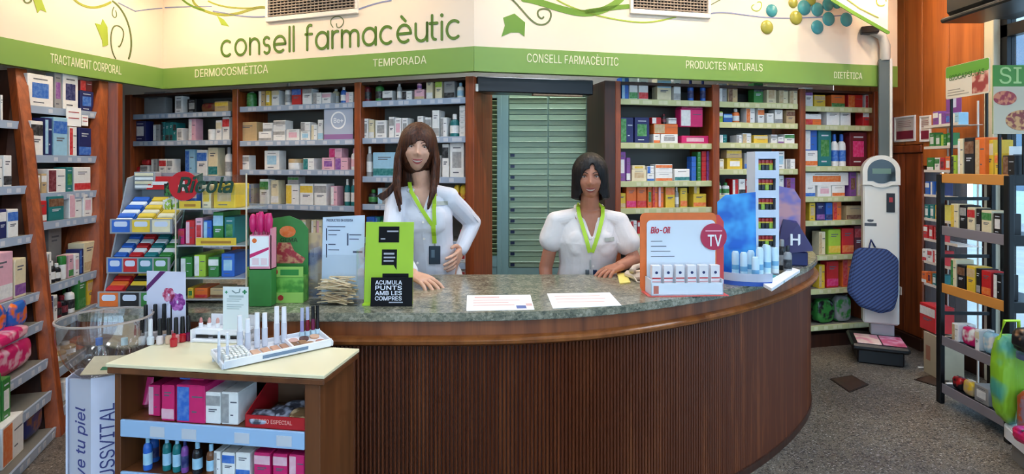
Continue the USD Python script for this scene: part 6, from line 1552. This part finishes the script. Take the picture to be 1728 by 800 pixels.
    obj('front_placket', on_cloth(surf, sbox(fx - .003, wa[2] + .03, fx + .012, nk[2] - v[1]), .002), CT, t)
    for i in range(3): obj('button', T(cyl(.006, 0, .003, 10), (0, 0, 0), rx=90).apply_translation((fx + .005, float(surf(fx + .005, nk[2] - v[1] - .06 - .09 * i)) - .003, nk[2] - v[1] - .06 - .09 * i)), WHITE_PAINT, t)
    # ---- lanyard and badge
    (lx_, lz), bz_ = cfg['lanyard']
    lx_, lz = rel((lx_, 0, lz))[[0, 2]]
    from scipy.spatial import cKDTree
    av = np.vstack([np.asarray(m_.vertices) for m_ in collars]); kd = cKDTree(av[:, [0, 2]])
    def foremost(x_, z_, r_=.016):
        k_ = kd.query_ball_point((x_, z_), r_)
        return float(av[k_, 1].min()) if k_ else float(surf(x_, z_))
    def ribbon(pts, w_):
        pts = np.array(pts); d = np.gradient(pts, axis=0); d /= np.linalg.norm(d, axis=1)[:, None]
        sd = np.cross(d, (0, -1.0, 0.0)); sd /= np.linalg.norm(sd, axis=1)[:, None]; n = np.cross(sd, d)
        q = [pts + a_ * w_ / 2 * sd + b_ * .0009 * n for a_, b_ in ((-1, -1), (1, -1), (1, 1), (-1, 1))]
        v_ = np.vstack(q); k = len(pts); f = []
        for a_ in range(4):
            b_ = (a_ + 1) % 4
            for i_ in range(k - 1): f += [(a_*k+i_, b_*k+i_, b_*k+i_+1), (a_*k+i_, b_*k+i_+1, a_*k+i_+1)]
        return trimesh.Trimesh(v_, f, process=False)
    for q in (-1, 1):
        p_ = [np.array((nk[0] + q * .050, nk[1] + .045, nk[2] + .040)), np.array((nk[0] + q * .066, foremost(nk[0] + q * .066, nk[2] + .024) - .004, nk[2] + .026))]
        x0_, z0_ = nk[0] + q * .068, nk[2] + .006
        for f in np.linspace(0.12, 1, 9):
            x_, z_ = x0_ + (lx_ + q * .006 - x0_) * f, z0_ + (lz - z0_) * f
            p_.append(np.array((x_, foremost(x_, z_) - .006, z_)))
        obj('lanyard', ribbon(p_, .020), LIME, t, smooth=30)
    if cfg.get('tail'):
        obj('lanyard', ribbon([np.array((lx_, float(surf(lx_, z_)) - .011, z_)) for z_ in np.linspace(lz + .004, lz - cfg['tail'], 6)], .022), LIME, t)
    bt = bz_ - base[2]
    yb_ = float(surf(lx_, bt - .03)) - .012
    obj('strap', bx(lx_ - .004, lx_ + .004, yb_, yb_ + .003, bt, lz), mat('strap_grey', (150, 154, 150), .4), t)
    if cfg['badge'] == 'card':
        bd = obj('badge', bx(lx_ - .030, lx_ + .030, yb_ - .004, yb_ + .002, bt - .095, bt, .002), mat('badge_slate', (40, 56, 72), .25), t)
        obj('badge_print', bx(lx_ - .018, lx_ + .0, yb_ - .005, yb_ - .0035, bt - .06, bt - .02), mat('badge_print', (86, 106, 122), .3), bd)
    else:
        for x in (-.026, .014): obj('badge', bx(lx_ + x, lx_ + x + .02, yb_ - .006, yb_ + .004, bt - .085, bt, .003), mat('badge_grey' if x < 0 else 'badge_navy', (84, 88, 92) if x < 0 else (30, 44, 78), .3), t)
    nx, nz = rel((cfg['tagpos'][0], 0, cfg['tagpos'][1]))[[0, 2]]
    obj('name_tag', on_cloth(surf, sbox(nx - .028, nz - .010, nx + .028, nz + .010), .008, .001), mat('tag_grey', (176, 178, 168), .35), t)
    # ---- trousers and shoes
    tr = []
    for s in 'LR':
        tr += chain([J['hip' + s], J['knee' + s], J['ank' + s] + (0, 0, .02)], [.10, .072, .062])
        obj('shoe', to_tri(union(chain([J['ank' + s] + (0, .02, -.045), J['ank' + s] + (0, -.13, -.05)], [(.045, .05, .035), (.044, .05, .03)])).trim_by_plane((0, 0, 1), .0)), mat('shoe_dark', (40, 38, 40), .5), t, smooth=40)
    tr += chain([hi, hi + (0, 0, -.08)], [(.16, .11, .09), (.165, .115, .08)])
    obj('trousers', soften(union(tr), .03, 6), cloth_mat('trousers_' + cfg['skin'][0], (216, 218, 224)), t, smooth=60)
    # ---- hair
    hm = cfg['hair'](H_, X_, hc, J)
    ht = soften(hm, .007, 6)
    n_ = meshkit.noise(np.c_[ht.vertices[:, 0] * 150, ht.vertices[:, 1] * 150, ht.vertices[:, 2] * 9], 3) - .5
    ht.vertices = ht.vertices + ht.vertex_normals * (n_ * .0045)[:, None]
    obj('hair', ht, cfg['hairmat'], t, smooth=60)
    return t, J, X_, H_, base

def xf(m, X_): return m.transform(tuple(map(tuple, X_[:3, :4])))

def hair_long(H_, X_, hc, J):
    a, b, c = H_.a, H_.b, H_.c
    cap = Manifold.batch_hull([sph((0, .006, .022), (a + .014, b + .012, c - .005), 40), sph((0, .022, -.05), (a + .008, b - .012, .08), 30)])
    face = Manifold.batch_hull([sph((.0, -.115, -.016), (.058, .085, .036), 30), sph((0, -.11, -.10), (.056, .085, .06), 30)])
    # fringe swept to one side: the opening's top is a little higher on one side
    cut = sph((.014, -.12, .014), (.030, .06, .022), 24)
    back = Manifold.batch_hull([sph((0, .045, -.02), (a + .004, .05, .08)), sph((0, .062, -.22), (.085, .035, .06))])
    locks = []
    rg = random.Random(4)
    for q in (-1, 1):
        for k in range(13):
            f = k / 12                                     # 0 at the face, 1 behind the ear
            y0 = -.030 + .075 * f; r = .0115 + .004 * rg.random(); ln = (.30 if q < 0 else .285) - .05 * abs(f - .25) + rg.uniform(-.02, .02)
            ox = rg.uniform(-.004, .006) + .012 * f
            fr = (1 - f)
            locks += chain([(q * (a - .008 + .010 * f), y0, .045), (q * (a + .004 + ox), y0 - .002, -.05), (q * (a + .004 + ox), y0 - .018 * fr, -.14), (q * (a + .004 + ox - .004 * fr), y0 - .040 * fr - .010, -.215), (q * (a - .006 + ox - .012 * fr), y0 - .050 * fr - .016, -ln)],
                           [(r * .8, r * 1.2, r), (r * .9, r * 1.3, r), r, r * .9, .0035])
    for k in range(7):                                     # strands lying out over the shoulder
        e = k / 6
        locks += chain([(-a - .008, .012 + .012 * e, -.09), (-a - .020, .012, -.17), (-a - .040 - .012 * e, .004, -.222 + .010 * e), (-a - .075 - .030 * e, -.006, -.262 + .018 * e)], [.012, .011, .009, .003])
    m = union([cap - face - cut, back] + [l for l in locks])
    m = m - sph((0, -.118, -.05), (.056, .07, .062), 30)
    return xf(m, X_)
def hair_bob(H_, X_, hc, J):
    a, b, c = H_.a, H_.b, H_.c
    cap = Manifold.batch_hull([sph((0, .008, .024), (a + .018, b + .014, c - .004), 40), sph((0, .018, -.06), (a + .022, b - .008, .05), 40)])
    low = Manifold.batch_hull([sph((0, .018, -.06), (a + .022, b - .008, .05), 40), sph((0, .014, -.105), (a + .024, b - .018, .022), 30)])
    face = Manifold.batch_hull([sph((.004, -.115, .018), (.040, .075, .030), 30), sph((0, -.105, -.03), (.060, .085, .05), 30), sph((0, -.105, -.13), (.056, .085, .05), 30)])
    part = sph((.012, -.115, .050), (.016, .05, .026), 20)
    neck = Manifold.batch_hull([sph((0, -.03, -.10), (.06, .075, .03)), sph((0, -.03, -.18), (.07, .08, .03))])
    m = union([cap, low]) - face - part - neck
    return xf(m, X_)

BROWN_H = hair_mat('hair_brown', (28, 13, 8), (88, 46, 26))
BLACK_H = hair_mat('hair_black', (6, 6, 7), (24, 21, 22))
p1, J1, X1, H1, b1 = person('smiling woman with long brown hair in a white coat, one hand on counter', (-.47, 3.20, 0), dict(
    joints=dict(neck=(-.475, 3.17, 1.335), chest=(-.47, 3.18, 1.20), waist=(-.46, 3.22, 1.02), hips=(-.45, 3.24, .88), shL=(-.335, 3.17, 1.275), elL=(-.222, 3.33, 1.13), wrL=(-.28, 3.22, .985),
                shR=(-.615, 3.14, 1.27), elR=(-.605, 2.95, 1.06), wrR=(-.455, 2.735, .945), hipL=(-.37, 3.25, .84), hipR=(-.53, 3.25, .84), kneeL=(-.36, 3.25, .46), kneeR=(-.54, 3.24, .46), ankL=(-.36, 3.28, .08), ankR=(-.54, 3.28, .08)),
    head=dict(at=(-.497, 3.13, 1.542), yaw=9, roll=3, pitch=-2, scale=1.07, shape=dict(a=.080, b=.094, c=.115, jaw=.27, cheek=.007), gaze=0),
    hands=dict(R=dict(fwd=(.74, -.64, -.20), up=(.08, -.12, 1), side=(.55, .75, .1), curl=(6, 14, 14), spread=8), L=dict(fwd=(-.2, -.85, -.3), up=(.9, -.2, .2), side=(0, -.2, .9), curl=(10, 20, 15))),
    skin=('skin_fair', (214, 164, 140)), brow=mat('brow_brown', (66, 36, 24), .7), lip=(176, 84, 84), coat=(218, 220, 230), girth=.98, sleeve=dict(L=1.92, R=1.86), vneck=(.058, .115, .012),
    lanyard=((-.405, 1.145), 1.03), tail=.10, badge='card', tagpos=(-.365, 1.255), hair=hair_long, hairmat=BROWN_H))
p2, J2, X2, H2, b2 = person('smiling woman with a black bob in a short-sleeved white tunic at the counter', (.41, 3.2, 0), dict(
    joints=dict(neck=(.415, 3.18, 1.205), chest=(.41, 3.18, 1.075), waist=(.405, 3.19, .93), hips=(.41, 3.22, .78), shL=(.575, 3.17, 1.14), elL=(.645, 3.13, .955), wrL=(.545, 3.02, .938),
                shR=(.235, 3.17, 1.145), elR=(.180, 3.19, .90), wrR=(.19, 3.10, .70), hipL=(.49, 3.23, .76), hipR=(.33, 3.23, .76), kneeL=(.5, 3.22, .43), kneeR=(.32, 3.22, .43), ankL=(.5, 3.26, .08), ankR=(.32, 3.26, .08)),
    head=dict(at=(.413, 3.13, 1.390), yaw=-7, roll=-1, pitch=-1, shape=dict(a=.078, b=.094, c=.113, jaw=.22, cheek=.008), gaze=0),
    hands=dict(L=dict(fwd=(-.72, -.68, -.16), up=(0, -.1, 1), side=(-.55, .8, .05), curl=(10, 22, 20), spread=9), R=dict(fwd=(0, -.5, -.8), up=(-1, 0, 0), side=(0, -1, .3), curl=(15, 25, 20))),
    skin=('skin_warm', (176, 116, 90)), brow=mat('brow_black', (36, 24, 20), .7), lip=(150, 66, 66), coat=(222, 216, 214), girth=1.06, sleeve=dict(L=.52, R=.36), flare=1.18, vneck=(.062, .125, .0),
    lanyard=((.405, 1.005), .915), tail=0, badge='keys', tagpos=(.505, 1.07), hair=hair_bob, hairmat=BLACK_H))
for q in (-1, 1):
    e = trimesh.creation.icosphere(2, .0065); e.apply_translation((q * .083, -.012, -.052)); e.apply_transform(X2)
    obj('earring', e, mat('pearl', (224, 220, 210), .2), p2, smooth=True)
